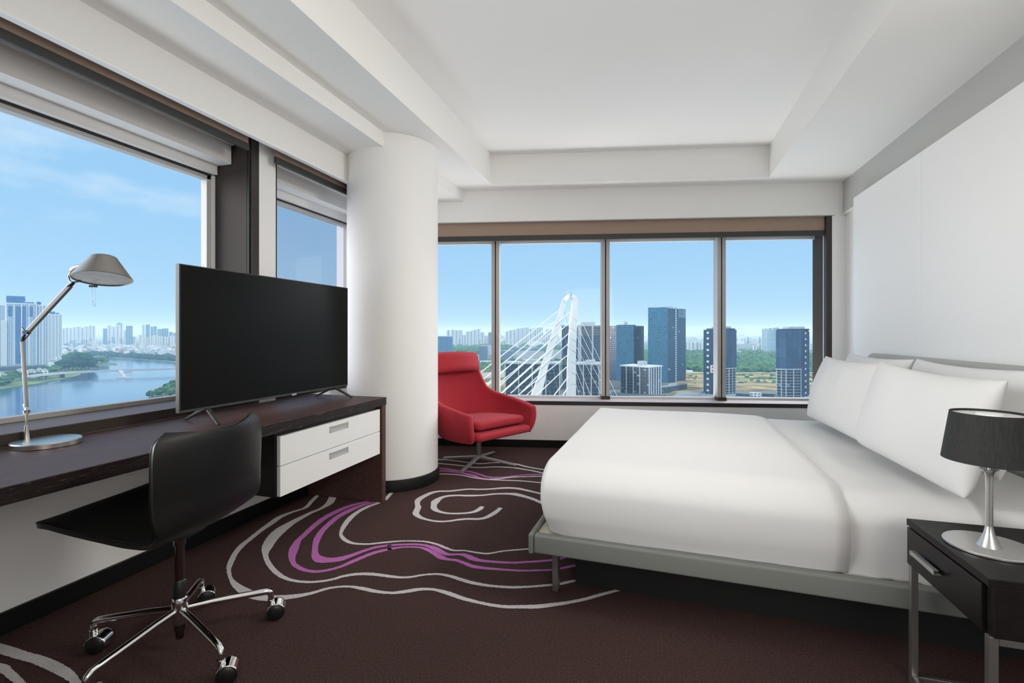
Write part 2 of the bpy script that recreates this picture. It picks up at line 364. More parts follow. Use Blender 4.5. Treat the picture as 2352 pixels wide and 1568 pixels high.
# floor with its woven lines
CARPET=[
('w',[-2414,3002,-2388,2983,-2370,2885,-2345,2868,-2322,2763,-2300,2744,-2349,2675,-2327,2655,-2369,2582,-2336,2555,-2349,2487,-2313,2462,-2320,2371,-2290,2351,-2286,2262,-2258,2244,-2257,2167,-2226,2150,-2210,2076,-2181,2065,-2141,1980,-2113,1974,-2077,1909,-2059,1915,-1989,1842,-1987,1859,-1910,1797,-1922,1826,-1824,1762,-1846,1801,-1754,1744,-1784,1785,-1686,1744,-1717,1781,-1633,1758,-1664,1792,-1587,1784,-1614,1812,-1545,1815,-1567,1837,-1508,1853,-1525,1870,-1475,1898,-1490,1914,-1432,1931,-1444,1945,-1377,1949,-1387,1964,-1309,1946,-1321,1969,-1240,1943,-1251,1965,-1167,1954,-1177,1972,-1113,1976,-1128,1999,-1066,2009,-1080,2032,-1034,2027,-1044,2047,-984,2036,-991,2056,-916,2023,-923,2050,-837,2004,-843,2029,-753,1995,-758,2016,-674,1992,-679,2014,-618,1998,-624,2021,-565,2013,-572,2038,-493,2035,-501,2064,-426,2072,-434,2098,-376,2103,-383,2125,-309,2152,-315,2172,-242,2211,-247,2232,-190,2257,-194,2276,-137,2306,-139,2320]),
('w',[-2298,3015,-2250,2989,-2231,2892,-2189,2861,-2208,2782,-2185,2760,-2222,2707,-2196,2684,-2229,2611,-2195,2582,-2232,2522,-2187,2486,-2225,2423,-2161,2380,-2182,2306,-2119,2273,-2114,2191,-2061,2174,-2048,2111,-2019,2117,-1978,2050,-1971,2073,-1906,2002,-1910,2027,-1822,1955,-1831,1979,-1741,1925,-1753,1945,-1673,1917,-1685,1933,-1602,1925,-1614,1941,-1548,1948,-1561,1963,-1502,1982,-1516,1997,-1467,2024,-1483,2042,-1415,2058,-1430,2079,-1348,2077,-1362,2100,-1281,2083,-1293,2104,-1241,2085,-1251,2106,-1190,2094,-1199,2111,-1145,2114,-1155,2130,-1096,2151,-1105,2165,-1028,2176,-1035,2193,-963,2170,-970,2192,-900,2154,-906,2179,-852,2144,-859,2169,-787,2141,-793,2163,-725,2146,-731,2166,-647,2160,-653,2180,-573,2189,-578,2206,-485,2230,-490,2247,-443,2250,-448,2268,-411,2274,-417,2295,-383,2298,-388,2316,-336,2334,-340,2349]),
('p',[-1934,3033,-1920,3013,-1976,2992,-1959,2969,-2048,2895,-2019,2862,-2076,2774,-2041,2739,-2079,2648,-2045,2619,-2053,2512,-2021,2489,-2020,2391,-1990,2372,-1995,2303,-1961,2285,-1952,2214,-1905,2202,-1891,2128,-1855,2134,-1824,2066,-1818,2090,-1764,2035,-1775,2059,-1694,2016,-1708,2037,-1631,2020,-1647,2040,-1584,2050,-1600,2068,-1545,2098,-1562,2116,-1519,2155,-1541,2176,-1492,2226,-1513,2249,-1458,2292,-1478,2316,-1413,2343,-1430,2367,-1407,2351,-1422,2374,-1358,2391,-1368,2408,-1293,2414,-1301,2431,-1231,2410,-1239,2433,-1166,2378,-1173,2408,-1097,2334,-1105,2371,-1052,2329,-1061,2353,-1007,2333,-1014,2356,-953,2315,-959,2340,-898,2293,-906,2323,-834,2295,-841,2320,-757,2307,-763,2327,-673,2321,-678,2339,-613,2339,-617,2354,-517,2374,-521,2390,-492,2387,-496,2401,-438,2423,-444,2442,-408,2447,-414,2469,-358,2485,-362,2502]),
('p',[-1889,3027,-1877,3010,-1922,2992,-1907,2973,-1972,2933,-1946,2902,-2003,2828,-1968,2792,-2008,2699,-1975,2669,-1985,2574,-1952,2550,-1954,2462,-1921,2442,-1905,2350,-1868,2339,-1831,2240,-1801,2244,-1761,2155,-1757,2196,-1684,2118,-1717,2173,-1633,2133,-1666,2175,-1590,2161,-1625,2201,-1563,2217,-1588,2244,-1533,2286,-1553,2308,-1495,2347,-1511,2368,-1442,2389,-1455,2409,-1432,2392,-1445,2412,-1375,2421,-1386,2440,-1300,2446,-1309,2465,-1238,2446,-1247,2469,-1172,2420,-1182,2457,-1105,2385,-1113,2417,-1066,2383,-1076,2406,-1025,2399,-1033,2419,-982,2396,-990,2428,-929,2368,-937,2407,-878,2365,-886,2392,-803,2375,-810,2398,-717,2393,-722,2413,-635,2427,-641,2446,-538,2472,-544,2493,-489,2506,-495,2527,-439,2553,-444,2571,-376,2609,-380,2624]),
('w',[-1922,3236,-1902,3218,-1903,3155,-1881,3135,-1885,3070,-1861,3044,-1894,2978,-1873,2953,-1918,2921,-1894,2894,-1930,2819,-1905,2794,-1919,2707,-1889,2684,-1876,2575,-1847,2559,-1820,2464,-1801,2464,-1759,2400,-1762,2424,-1696,2365,-1707,2389,-1642,2355,-1654,2374,-1565,2371,-1576,2388,-1505,2405,-1517,2422,-1453,2435,-1465,2452,-1400,2465,-1408,2478,-1331,2485,-1338,2499,-1263,2495,-1269,2512,-1188,2480,-1194,2499,-1125,2454,-1131,2475,-1067,2439,-1072,2455,-1009,2455,-1013,2468,-948,2451,-953,2466,-886,2452,-891,2469,-849,2472,-855,2487,-800,2512,-805,2525,-738,2544,-742,2558,-662,2585,-667,2599,-576,2649,-581,2663,-492,2731,-496,2745]),
('w',[-753,3491,-749,3462,-887,3539,-882,3510,-967,3568,-960,3534,-1039,3586,-1029,3548,-1129,3566,-1118,3532,-1220,3510,-1210,3483,-1309,3473,-1299,3447,-1385,3456,-1374,3430,-1456,3410,-1443,3381,-1509,3373,-1496,3345,-1581,3348,-1565,3317,-1624,3304,-1603,3269,-1647,3221,-1620,3185,-1654,3134,-1620,3103,-1622,3038,-1588,3042,-1590,2984,-1548,2983,-1567,2924,-1526,2910,-1527,2849,-1522,2890,-1466,2809,-1475,2841,-1394,2789,-1403,2811,-1316,2786,-1326,2809,-1257,2811,-1268,2833,-1214,2844,-1226,2869,-1158,2875,-1168,2901,-1090,2894,-1102,2922,-1050,2930,-1066,2961,-1023,3008,-1043,3040,-1013,3085,-1032,3111,-1012,3128,-1030,3151]),
('w',[-705,3274,-703,3244,-839,3380,-835,3344,-913,3421,-906,3380,-1001,3459,-989,3406,-1065,3447,-1054,3411,-1152,3411,-1142,3383,-1233,3357,-1222,3330,-1319,3326,-1306,3292,-1409,3301,-1396,3270,-1477,3269,-1460,3236,-1513,3213,-1491,3179,-1524,3144,-1483,3102,-1506,3065,-1465,3053,-1460,2979,-1455,3022,-1404,2942,-1414,2975,-1341,2929,-1351,2954,-1283,2935,-1294,2960,-1206,2966,-1217,2991,-1160,3005,-1175,3034,-1140,3060,-1161,3092,-1141,3114,-1160,3137]),
('w',[-2156,4138,-2170,4166,-1998,4154,-2011,4181,-1911,4170,-1923,4198,-1778,4159,-1788,4184,-1600,4131,-1609,4155,-1523,4145,-1532,4169,-1437,4201,-1445,4225,-1348,4227,-1356,4252,-1226,4218,-1232,4245,-1135,4173,-1140,4201,-1053,4142,-1058,4168,-928,4112,-933,4137]),
('w',[-2087,4006,-2099,4029,-1938,4030,-1949,4053,-1848,4034,-1858,4057,-1680,4026,-1689,4049,-1576,4007,-1584,4029,-1479,4024,-1487,4047,-1378,4074,-1386,4097,-1229,4098,-1236,4123,-1107,4072,-1112,4097,-1031,4055,-1035,4079,-904,4002,-907,4026]),
('p',[-1932,3865,-1944,3889,-1859,3882,-1870,3906,-1782,3889,-1792,3913,-1653,3866,-1664,3894,-1537,3869,-1547,3897,-1445,3825,-1452,3852,-1350,3772,-1359,3803,-1275,3770,-1285,3801,-1181,3818,-1190,3844,-1094,3895,-1101,3917,-1001,3940,-1007,3963,-897,3978,-903,4002]),
('p',[-1899,3800,-1911,3823,-1827,3816,-1838,3839,-1715,3829,-1725,3852,-1591,3812,-1601,3839,-1477,3771,-1489,3811,-1391,3722,-1399,3752,-1308,3715,-1316,3741]),
('w',[-1307,3716,-1316,3741,-1232,3750,-1239,3771,-1145,3819,-1152,3841,-988,3891,-994,3911,-886,3926,-891,3947]),
('w',[-1852,3705,-1863,3727,-1781,3727,-1791,3749,-1681,3753,-1689,3773,-1567,3755,-1575,3775,-1440,3718,-1448,3740,-1325,3705,-1332,3727,-1188,3723,-1194,3745,-1053,3747,-1059,3769,-949,3749,-954,3770,-846,3746,-850,3767]),
('w',[-2420,1178,-2456,1200,-2371,1177,-2407,1199,-2328,1177,-2362,1200,-2251,1176,-2284,1198,-2168,1177,-2199,1199,-2104,1172,-2135,1197,-2040,1165,-2068,1191,-1971,1154,-1991,1180,-1909,1138,-1912,1160,-1855,1116,-1834,1126,-1799,1078,-1770,1082]),
('w',[-2289,1108,-2321,1126,-2265,1110,-2295,1128,-2225,1110,-2252,1130,-2188,1104,-2205,1123,-2130,1092,-2146,1111,-2073,1081,-2078,1097,-2000,1056,-1998,1069])]

def catmull(p, k):
    out = []
    for i in range(len(p) - 1):
        a, b, c, d = p[max(i - 1, 0)], p[i], p[i + 1], p[min(i + 2, len(p) - 1)]
        for j in range(k):
            t = j / k
            out.append(tuple(0.5 * (2 * b[q] + (c[q] - a[q]) * t + (2 * a[q] - 5 * b[q] + 4 * c[q] - d[q]) * t * t + (3 * b[q] - a[q] - 3 * c[q] + d[q]) * t ** 3) for q in range(len(b))))
    out.append(p[-1]); return out
fl = MB()
fl.prism([(-2.6, Y0 - 0.1), (1.95, Y0 - 0.1), (1.95, back_y(1.95) + 0.05), (-2.6, back_y(-2.6) + 0.05)], -0.12, 0.0)
rng = random.Random(3)
for ci, (c, d) in enumerate(CARPET):
    pts = [tuple(v / 1000 for v in d[i:i + 4]) for i in range(0, len(d), 4)]
    mid = [((p[0] + p[2]) / 2, (p[1] + p[3]) / 2, math.hypot(p[0] - p[2], p[1] - p[3])) for p in pts]
    mid = catmull(mid, 14)
    L = []; Rr = []
    zz = 0.0012 + ci * 0.00004
    for i, (x, y, w) in enumerate(mid):
        a, b = mid[max(i - 1, 0)], mid[min(i + 1, len(mid) - 1)]
        tx, ty = b[0] - a[0], b[1] - a[1]; q = math.hypot(tx, ty) or 1
        w = max(w, 0.008)
        j1, j2 = rng.uniform(-0.0013, 0.0013), rng.uniform(-0.0013, 0.0013)
        L.append((x - ty / q * (w / 2 + j1), y + tx / q * (w / 2 + j1), zz)); Rr.append((x + ty / q * (w / 2 + j2), y - tx / q * (w / 2 + j2), zz))
    fl.cur = 1 if c == 'w' else 2
    fl.surf([L, Rr])
struct(fl.build('floor', [M['carpet'], M['carpet_white'], M['carpet_violet']], smooth=0, weld=False), 'dark brown carpet woven with curving white and violet lines', 'floor')

# ceiling: perimeter at 2.72, tray at 3.02, low soffit along the desk windows
ZC, ZT = 2.72, 3.02
ce = MB()
CLX, CRX, CNY = -1.595, 1.06, 0.2
cl_far, cr_far = 4.618, 5.18
far = lambda x: back_y(x) + 0.4
ce.prism([(-2.95, Y0 - 0.1), (CLX, Y0 - 0.1), (CLX, far(CLX)), (-2.95, far(-2.95))], ZC, ZT + 0.15)
ce.prism([(CRX, Y0 - 0.1), (2.0, Y0 - 0.1), (2.0, far(2.0)), (CRX, far(CRX))], ZC, ZT + 0.15)
ce.prism([(CLX, Y0 - 0.1), (CRX, Y0 - 0.1), (CRX, CNY), (CLX, CNY)], ZC, ZT + 0.15)
ce.prism([(CLX, cl_far), (CRX, cr_far), (CRX, far(CRX)), (CLX, far(CLX))], ZC, ZT + 0.15)
ce.prism([(CLX, CNY), (CRX, CNY), (CRX, cr_far), (CLX, cl_far)], ZT, ZT + 0.15)
struct(ce.build('ceiling', M['ceil'], smooth=0), 'white ceiling with a shallow recessed tray', 'ceiling')
so = MB()
so.prism([(-2.40, Y0), (-1.965, Y0), (-1.965, back_y(-1.965) + 0.002), (-2.40, back_y(-2.40) + 0.002)], 2.61, ZC)
struct(so.build('trim_1', M['ceil'], smooth=0), 'low white soffit along the desk windows', 'soffit')
# fascias that hide the blind heads
fa = MB()
fa.box(-2.365, -2.335, Y0, 4.6, 2.405, 2.612)
struct(fa.build('trim_2', M['wall'], smooth=0), 'white blind fascia over the desk windows', 'fascia')
fs = MB(); fs.box(-2.368, -2.331, Y0, 4.6, 2.396, 2.405)
struct(fs.build('trim_3', M['trim_white'], smooth=0), 'thin white metal edge under the desk window fascia', 'trim')
fb = MB(xf=WB)
fb.box(-0.85, 3.59, -0.004, 0.028, 2.392, ZC + 0.01)
struct(fb.build('trim_4', M['wall'], smooth=0), 'white blind fascia over the bed-end windows', 'fascia')
fb2 = MB(xf=WB); fb2.box(-0.85, 3.51, -0.006, 0.032, 2.383, 2.392)
struct(fb2.build('trim_5', M['alu'], smooth=0), 'thin grey edge under the bed-end fascia', 'trim')

# left (desk) wall
WX = -2.50; GX = -2.79
wl = MB()
wl.box(-2.95, WX, Y0, 5.0, -0.12, 0.745)
wl.box(-2.95, WX, 2.535, 2.690, 0.745, ZT)
wl.box(-2.95, WX, 3.95, 5.2, 0.745, ZT)
wl.box(-2.95, -2.62, Y0, 5.0, 2.42, ZT)
wl.box(-2.95, WX, Y0 - 0.05, -1.25, 0.745, ZT)
struct(wl.build('wall_left', M['wall'], smooth=0), 'white wall with the desk windows', 'wall')
bl = MB(); bl.box(WX - 0.01, WX + 0.014, Y0, 3.4, 0, 0.088)
struct(bl.build('baseboard_left', M['black_skirt'], smooth=0, bevel=0.003), 'black skirting under the desk', 'skirting')

def desk_window(name, y0, y1, glass, label, jamb):
    r = MB()
    # frame on the glass line
    r.box(GX - 0.05, GX, y0, y1, 0.797, 0.822); r.box(GX - 0.05, GX, y0, y1, 2.205, 2.235)
    r.box(GX - 0.05, GX, y0, y0 + 0.045, 0.80, 2.235); r.box(GX - 0.05, GX, y1 - 0.05, y1, 0.80, 2.235)
    o = struct(r.build(name, M['alu'], smooth=0, bevel=0.002), label, 'window')
    q = MB(); q.box(GX - 0.028, GX - 0.022, y0 + 0.04, y1 - 0.045, 0.815, 2.21)
    q.build('glass', glass, o, smooth=0)
    q = MB(); q.box(GX + 0.001, GX + 0.016, y1 - 0.024, y1 - 0.002, 0.822, 2.235)
    q.build('frame_bead', M['alu_light'], o, smooth=0)
    q = MB(); q.box(GX - 0.05, WX + 0.0, y0, y1, 0.745, 0.797)
    q.build('sill', M['sill'], o, smooth=0, bevel=0.002)
    q = MB(); q.box(WX, WX + 0.004, y0, y1 + 0.06, 0.7455, 0.794)
    q.build('sill_apron', M['bronze'], o, smooth=0)
    q = MB()
    q.box(-2.95, -2.635, y0, y1 - 0.006, 2.298, 2.60); q.box(-2.95, -2.75, y0, y1 - 0.006, 2.240, 2.30)
    q.build('head_box', M['alu_light'], o, smooth=0, bevel=0.002)
    q = MB(); q.box(GX - 0.04, GX + 0.008, y0, y1 - 0.006, 2.228, 2.241)
    q.build('head_gasket', M['groove'], o, smooth=0)
    if jamb:
        q = MB(); q.box(GX - 0.05, WX - 0.018, y1, y1 + 0.03, 0.797, 2.60)
        q.build('jamb', M['bronze'], o, smooth=0)
        q = MB(); q.box(WX - 0.018, WX - 0.004, y1 + 0.002, y1 + 0.03, 0.797, 2.60)
        q.build('jamb_gasket', M['groove'], o, smooth=0)
        q = MB(); q.box(WX - 0.02, WX + 0.006, y1 + 0.016, y1 + 0.078, 0.7455, 2.60)
        q.build('jamb_trim', M['bronze_dark'], o, smooth=0, bevel=0.002)
    else:
        q = MB(); q.box(WX - 0.02, WX + 0.002, y0 - 0.004, y0 + 0.004, 0.7455, 2.60)
        q.build('edge_trim', M['groove'], o, smooth=0)
    return o
desk_window('window_1', -1.25, 2.462, M['glass'], 'large desk window over the river', True)
desk_window('window_2', 2.694, 3.95, M['glass2'], 'narrow desk window between the white pier and the column', False)

# back (bed-end) wall
wb = MB(xf=WB)
wb.box(-1.1, 3.75, 0, 0.35, -0.12, 0.452)
wb.box(3.488, 3.75, 0, 0.35, 0.45, ZT)
wb.box(-1.1, 3.75, 0.03, 0.45, 2.40, ZT)
wb.box(-1.1, -0.72, 0, 0.35, 0.45, ZT)
struct(wb.build('wall_back', M['wall'], smooth=0), 'white wall with the bed-end windows', 'wall')
bb = MB(xf=WB); bb.box(-0.8, 3.6, -0.014, 0.01, 0, 0.078)
struct(bb.build('baseboard_back', M['black_skirt'], smooth=0, bevel=0.003), 'black skirting under the bed-end windows', 'skirting')
GV = 0.27
wf = MB(xf=WB)
U0, U1 = -0.72, 3.478
wf.box(U0, U1, GV, GV + 0.05, 0.49, 0.512); wf.box(U0, U1, GV, GV + 0.05, 2.205, 2.24)
w3 = struct(wf.build('window_3', M['alu_light'], smooth=0, bevel=0.002), 'wide bed-end window of four panes over the city', 'window')
q = MB(xf=WB); q.box(U0, U1, GV + 0.02, GV + 0.026, 0.50, 2.22); q.build('glass', M['glass'], w3, smooth=0)
q = MB(xf=WB); q.box(U0, U1, 0.0, GV + 0.05, 0.452, 0.49); q.build('sill', M['sill_back'], w3, smooth=0, bevel=0.002)
q = MB(xf=WB); q.box(U0, U1 + 0.01, -0.004, 0.002, 0.449, 0.489); q.build('sill_edge', M['bronze_dark'], w3, smooth=0)
q = MB(xf=WB); q.box(U0, U1, 0.06, GV + 0.05, 2.236, 2.40); q.build('head_box', M['alu'], w3, smooth=0, bevel=0.003)
for mu in (0.060, 1.262, 2.478):
    q = MB(xf=WB)
    q.box(mu - 0.043, mu - 0.006, GV - 0.085, GV + 0.05, 0.49, 2.237); q.box(mu + 0.006, mu + 0.043, GV - 0.085, GV + 0.05, 0.49, 2.237)
    mo = q.build('mullion', M['alu'], w3, smooth=0, bevel=0.002)
    q = MB(xf=WB); q.box(mu - 0.008, mu + 0.008, GV - 0.07, GV + 0.04, 0.49, 2.236); q.build('mullion_groove', M['groove'], mo, smooth=0)
    q = MB(xf=WB); q.box(mu - 0.046, mu + 0.046, GV - 0.10, GV + 0.0, 0.489, 0.525); q.build('mullion_foot', M['bronze_dark'], mo, smooth=0)
q = MB(xf=WB); q.box(U1 - 0.012, U1, 0.055, GV + 0.05, 0.49, 2.40); q.build('jamb', M['bronze'], w3, smooth=0)
q = MB(xf=WB); q.box(U1 - 0.045, U1 - 0.010, 0.05, 0.062, 0.49, 2.40); q.build('jamb_bead', M['alu_light'], w3, smooth=0)
q = MB(xf=WB); q.box(U1 - 0.045, U1 + 0.008, 0.0, 0.05, 0.452, 2.40); q.build('jamb_trim', M['bronze_dark'], w3, smooth=0, bevel=0.002)

# right (bed-head) wall with its white panels
wr = MB()
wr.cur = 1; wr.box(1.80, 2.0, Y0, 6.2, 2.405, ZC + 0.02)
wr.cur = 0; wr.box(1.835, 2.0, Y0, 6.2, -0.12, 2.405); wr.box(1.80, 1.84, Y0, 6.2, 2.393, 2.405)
struct(wr.build('wall_right', [M['wall'], M['wall_shaded']], smooth=0), 'grey-white wall above and behind the bed-head panels', 'wall')
pn = MB(); pn.box(1.735, 1.836, 3.925, 5.09, 0.0, 2.44); pn.box(1.735, 1.836, 1.6, 3.922, 0.0, 2.44); pn.box(1.735, 1.836, Y0 + 0.1, 1.597, 0.0, 2.44)
struct(pn.build('wall_panel', M['panel'], smooth=0, bevel=0.003), 'tall white bed-head wall panel', 'wall panel')
rw = MB(); rw.box(-2.95, 2.0, Y0 - 0.12, Y0, -0.12, ZT + 0.1)
struct(rw.build('wall_rear', M['rearwall'], smooth=0), 'wall behind the photographer', 'wall')

# round column
CC = (-2.085, 3.53); CR = 0.366
co = MB(); co.lathe([(CR, 0.02), (CR, ZC + 0.01)], 96, (CC[0], CC[1], 0))
struct(co.build('column', M['wall'], smooth=40), 'thick round white column between desk and armchair', 'column')
cb = MB(); cb.lathe([(CR - 0.02, 0), (CR + 0.013, 0), (CR + 0.013, 0.084), (CR + 0.009, 0.09), (CR - 0.02, 0.09)], 96, (CC[0], CC[1], 0))
struct(cb.build('baseboard_column', M['black_skirt'], smooth=40), 'black skirting round the column', 'skirting')

# roller blinds, almost fully up
def blind(name, label, xf, a0, a1, zf, zb, depth):
    o = MB(xf=xf); o.box(a0, a1, depth, depth + 0.004, zb, 2.60 if xf is None or True else zf)
    return o
def roller_blind(label, xf, a0, a1, d, zb, zbar):
    t = thing('roller_blind', label, 'blind', xf((a0 + a1) / 2, d, zbar), group='roller blinds drawn up over the windows')
    off = tuple(t.location)
    m = MB(off, xf); m.box(a0, a1, d, d + 0.004, zb, 2.55); m.build('blind_fabric', M['fabric_blind'], t, smooth=0)
    m = MB(off, xf); m.box(a0, a1, d - 0.008, d + 0.012, zbar, zb); m.build('bottom_bar', M['blind_bar'], t, smooth=0, bevel=0.003)
    return t
XL = lambda u, v, z: (-v, u, z)
roller_blind('taupe roller blind rolled up over the large desk window', XL, -1.24, 2.395, 2.435, 2.386, 2.343)
roller_blind('short taupe roller blind rolled up between white pier and column', XL, 2.616, 3.94, 2.435, 2.386, 2.343)
roller_blind('wide taupe roller blind over the bed-end window', WB, -0.70, 3.46, 0.034, 2.247, 2.193)

# ------------------------------------------------------------------ desk
DZ = 0.745
t = thing('desk', 'long dark brown wooden desk under the windows with a hanging white drawer unit', 'desk', (-2.17, 1.6, 0))
off = tuple(t.location)
m = MB(off); m.box(-2.494, -1.85, -0.6, 3.035, DZ - 0.055, DZ)
m.build('desk_top', [M['wenge']], t, smooth=0, bevel=0.002)
m = MB(off); m.box(-1.8505, -1.8475, -0.6, 3.033, DZ - 0.054, DZ - 0.0015)
m.build('front_edge', M['wenge_edge'], t, smooth=0)['label'] = 'dark grained front edge'
m = MB(off); m.box(-2.48, -1.852, 2.985, 3.031, 0.003, DZ - 0.055); m.build('end_panel', M['wenge'], t, smooth=0, bevel=0.0015)
m = MB(off); m.box(-2.48, -1.862, -0.6, -0.55, 0.003, DZ - 0.055); m.build('end_panel', M['wenge'], t, smooth=0, bevel=0.0015)
m = MB(off); m.box(-2.48, -1.885, 2.02, 2.983, 0.352, DZ - 0.055); m.build('drawer_carcass', M['wenge_black'], t, smooth=0)
for z0, z1 in ((0.513, 0.666), (0.353, 0.509)):
    m = MB(off); m.box(-1.884, -1.862, 2.034, 2.972, z0, z1)
    dr = m.build('drawer', M['drawer'], t, smooth=0, bevel=0.0015)
    zc = z1 - 0.040
    y0, y1 = 2.425, 2.605
    m = MB(off)
    m.box(-1.863, -1.859, y0, y1, zc - 0.018, zc - 0.012); m.box(-1.863, -1.859, y0, y1, zc + 0.012, zc + 0.018)
    m.box(-1.863, -1.859, y0, y0 + 0.008, zc - 0.018, zc + 0.018); m.box(-1.863, -1.859, y1 - 0.008, y1, zc - 0.018, zc + 0.018)
    m.build('handle', M['handle'], dr, smooth=0, bevel=0.0006)
    m = MB(off)
    y = [y0 + 0.008 + (y1 - y0 - 0.016) * k / 8 for k in range(9)]
    m.surf([[(-1.8612, yy, zc - 0.012) for yy in y], [(-1.8616, yy, zc - 0.004) for yy in y], [(-1.8614, yy, zc + 0.006) for yy in y], [(-1.8606, yy, zc + 0.012) for yy in y]])
    m.build('handle_recess', M['handle'], dr, smooth=60)

# ------------------------------------------------------------------ television
t = thing('television', 'large flat black television standing on the desk', 'television', (-2.207, 1.75, DZ), R(89.3))
TW, TB, TT = 1.297, 0.070, 0.793
m = MB(); m.box(0, TW, -0.012, 0.013, TB, TT); m.build('casing', M['tv_frame'], t, smooth=0, bevel=0.002)
m = MB(); m.rbox(0.12, TW - 0.12, 0.012, 0.045, TB + 0.05, TT - 0.22, 0.02, n=3, fill=2); m.build('back_housing', M['black_plastic'], t)
m = MB(); m.box(0.006, TW - 0.006, -0.0135, -0.0115, TB + 0.013, TT - 0.005); m.build('screen', M['tv_screen'], t, smooth=0)
m = MB(); m.box(0.735, 0.772, -0.0155, -0.0115, TB - 0.004, TB + 0.006); m.build('badge', M['silver'], t, smooth=0, bevel=0.0008)
for x0, xf, xb in ((0.150, 0.095, 0.155), (1.155, 1.158, 1.152)):
    m = MB()
    m.tube([(x0, 0, TB + 0.002), (x0, -0.02, TB - 0.004), (xf, -0.150, 0.007)], [1, 0.95, 0.7], rect=(0.011, 0.007))
    m.tube([(x0, 0, TB + 0.002), (x0, 0.02, TB - 0.004), (xb, 0.145, 0.007)], [1, 0.95, 0.7], rect=(0.011, 0.007))
    m.build('foot', M['tv_frame'], t, smooth=0, bevel=0.0015)

# ------------------------------------------------------------------ desk lamp
t = thing('desk_lamp', 'jointed aluminium desk lamp with a cone shade at the window', 'lamp', (-2.477, 1.315, DZ), PSI)
bx, by = 0.093, -0.010
m = MB(); m.lathe([(0, 0.0005), (0.106, 0.0005), (0.109, 0.002), (0.109, 0.019), (0.1065, 0.0225), (0, 0.0225)], 80, (bx, by, 0)); m.build('base', M['steel'], t, smooth=30)
m = MB(); m.lathe([(0.0105, 0.022), (0.0105, 0.03), (0.0062, 0.076), (0.0062, 0.079), (0.0035, 0.079), (0.0035, 0.122), (0.0055, 0.122), (0.0055, 0.128), (0, 0.128)], 24); m.build('stem', M['steel'], t)
m = MB()
m.tube([(-0.006, 0, 0.12), (-0.010, 0, 0.135), (0.004, 0, 0.150), (0.010, 0, 0.140), (0.006, 0, 0.123)], 0.0035, 8)
m.tube([(0.002, -0.008, 0.136), (0.002, 0.008, 0.136)], 0.007, 14)
m.tube([(-0.004, 0, 0.142), (-0.013, 0, 0.166)], [0.0035, 0.0018], 8)
m.tube([(0.002, 0, 0.136), (0.0, 0, 0.16)], 0.0045, 8)
m.build('lower_joint', M['chrome'], t)
A0, A1 = (0.000, 0, 0.152), (-0.017, 0, 0.424)
m = MB(); m.tube([A0, A1], 1, rect=(0.0052, 0.0052), up=(1, 0, 0)); lo = m.build('lower_arm', M['alu_lamp'], t, smooth=0, bevel=0.0015)
m = MB()
m.tube([(-0.018, 0, 0.420), (-0.014, 0, 0.440), (0.000, 0, 0.462)], [0.006, 0.0055, 0.0045], 10)
m.tube([(-0.012, 0, 0.426), (0.006, 0, 0.446), (0.014, 0, 0.456), (0.013, 0, 0.466)], 0.0025, 8)
m.tube([(0.002, -0.009, 0.461), (0.002, 0.009, 0.461)], 0.0095, 18)
m.tube([(-0.002, 0, 0.458), (-0.012, 0, 0.472), (-0.020, 0, 0.482)], [0.004, 0.003, 0.002], 8)
m.build('elbow_joint', M['chrome_dark'], t)
B0, B1 = (0.006, 0, 0.464), (0.180, 0, 0.652)
m = MB(); m.tube([B0, B1], 1, rect=(0.0078, 0.0070), up=(0, 1, 0)); m.build('upper_arm', M['alu_lamp'], t, smooth=0, bevel=0.0015)
m = MB()
m.tube([(0.174, 0, 0.648), (0.192, 0, 0.664)], [0.009, 0.007], 10)
m.tube([(0.188, 0, 0.662), (0.176, 0, 0.676), (0.172, 0, 0.690), (0.180, 0, 0.704), (0.196, 0, 0.714)], 0.003, 8)
m.tube([(0.186, 0, 0.666), (0.205, 0, 0.668), (0.222, 0, 0.672)], [0.004, 0.0035, 0.003], 8)
m.tube([(0.176, 0, 0.698), (0.173, 0.006, 0.716), (0.186, 0.006, 0.722)], 0.0022, 6)
m.tube([(0.188, 0, 0.696), (0.206, 0, 0.684), (0.222, 0, 0.678)], 0.0025, 6)
m.build('head_joint', M['chrome_dark'], t)
m = MB()
m.tube([(0.190, 0, 0.708), (0.206, 0, 0.7185), (0.24, 0, 0.731)], [0.016, 0.0185, 0.015], 20)
m.tube([(0.193, -0.016, 0.712), (0.193, 0.016, 0.712)], 0.0055, 12)
m.build('head_socket', M['alu_lamp'], t)
TILT = Matrix.Rotation(R(-11), 4, 'X') @ Matrix.Rotation(R(-6), 4, 'Y')
sc0 = (0.312, 0.0, 0.680)
m = MB(); m.lathe([(0.0, 0.097), (0.036, 0.0965), (0.045, 0.092), (0.048, 0.086), (0.099, 0.004), (0.1015, 0.0), (0.099, -0.001), (0.096, 0.003)], 64, sc0, TILT)
sh = m.build('lamp_shade', M['alu_lamp'], t, smooth=40)
m = MB(); m.lathe([(0.0962, 0.0028), (0.046, 0.083), (0.0, 0.088)], 64, sc0, TILT); m.build('reflector', M['alu_lamp_in'], sh, smooth=60)
m = MB(); m.lathe([(0.024, 0.070), (0.026, 0.058), (0.018, 0.055), (0, 0.056)], 32, (sc0[0] - 0.035, sc0[1] + 0.012, sc0[2] - 0.012), TILT); m.build('bulb_holder', M['chrome'], sh)
m = MB(); m.box(0.178, 0.204, 0.088, 0.102, 0.655, 0.664); m.build('rim_clip', M['black_plastic'], sh, smooth=0)
m = MB(); m.tube([(0.184, 0.096, 0.657), (0.187, 0.096, 0.61), (0.191, 0.096, 0.578), (0.196, 0.096, 0.573), (0.2005, 0.096, 0.578), (0.1995, 0.096, 0.62), (0.198, 0.096, 0.657)], 0.0007, 6); m.build('wire_loop', M['chrome'], t)

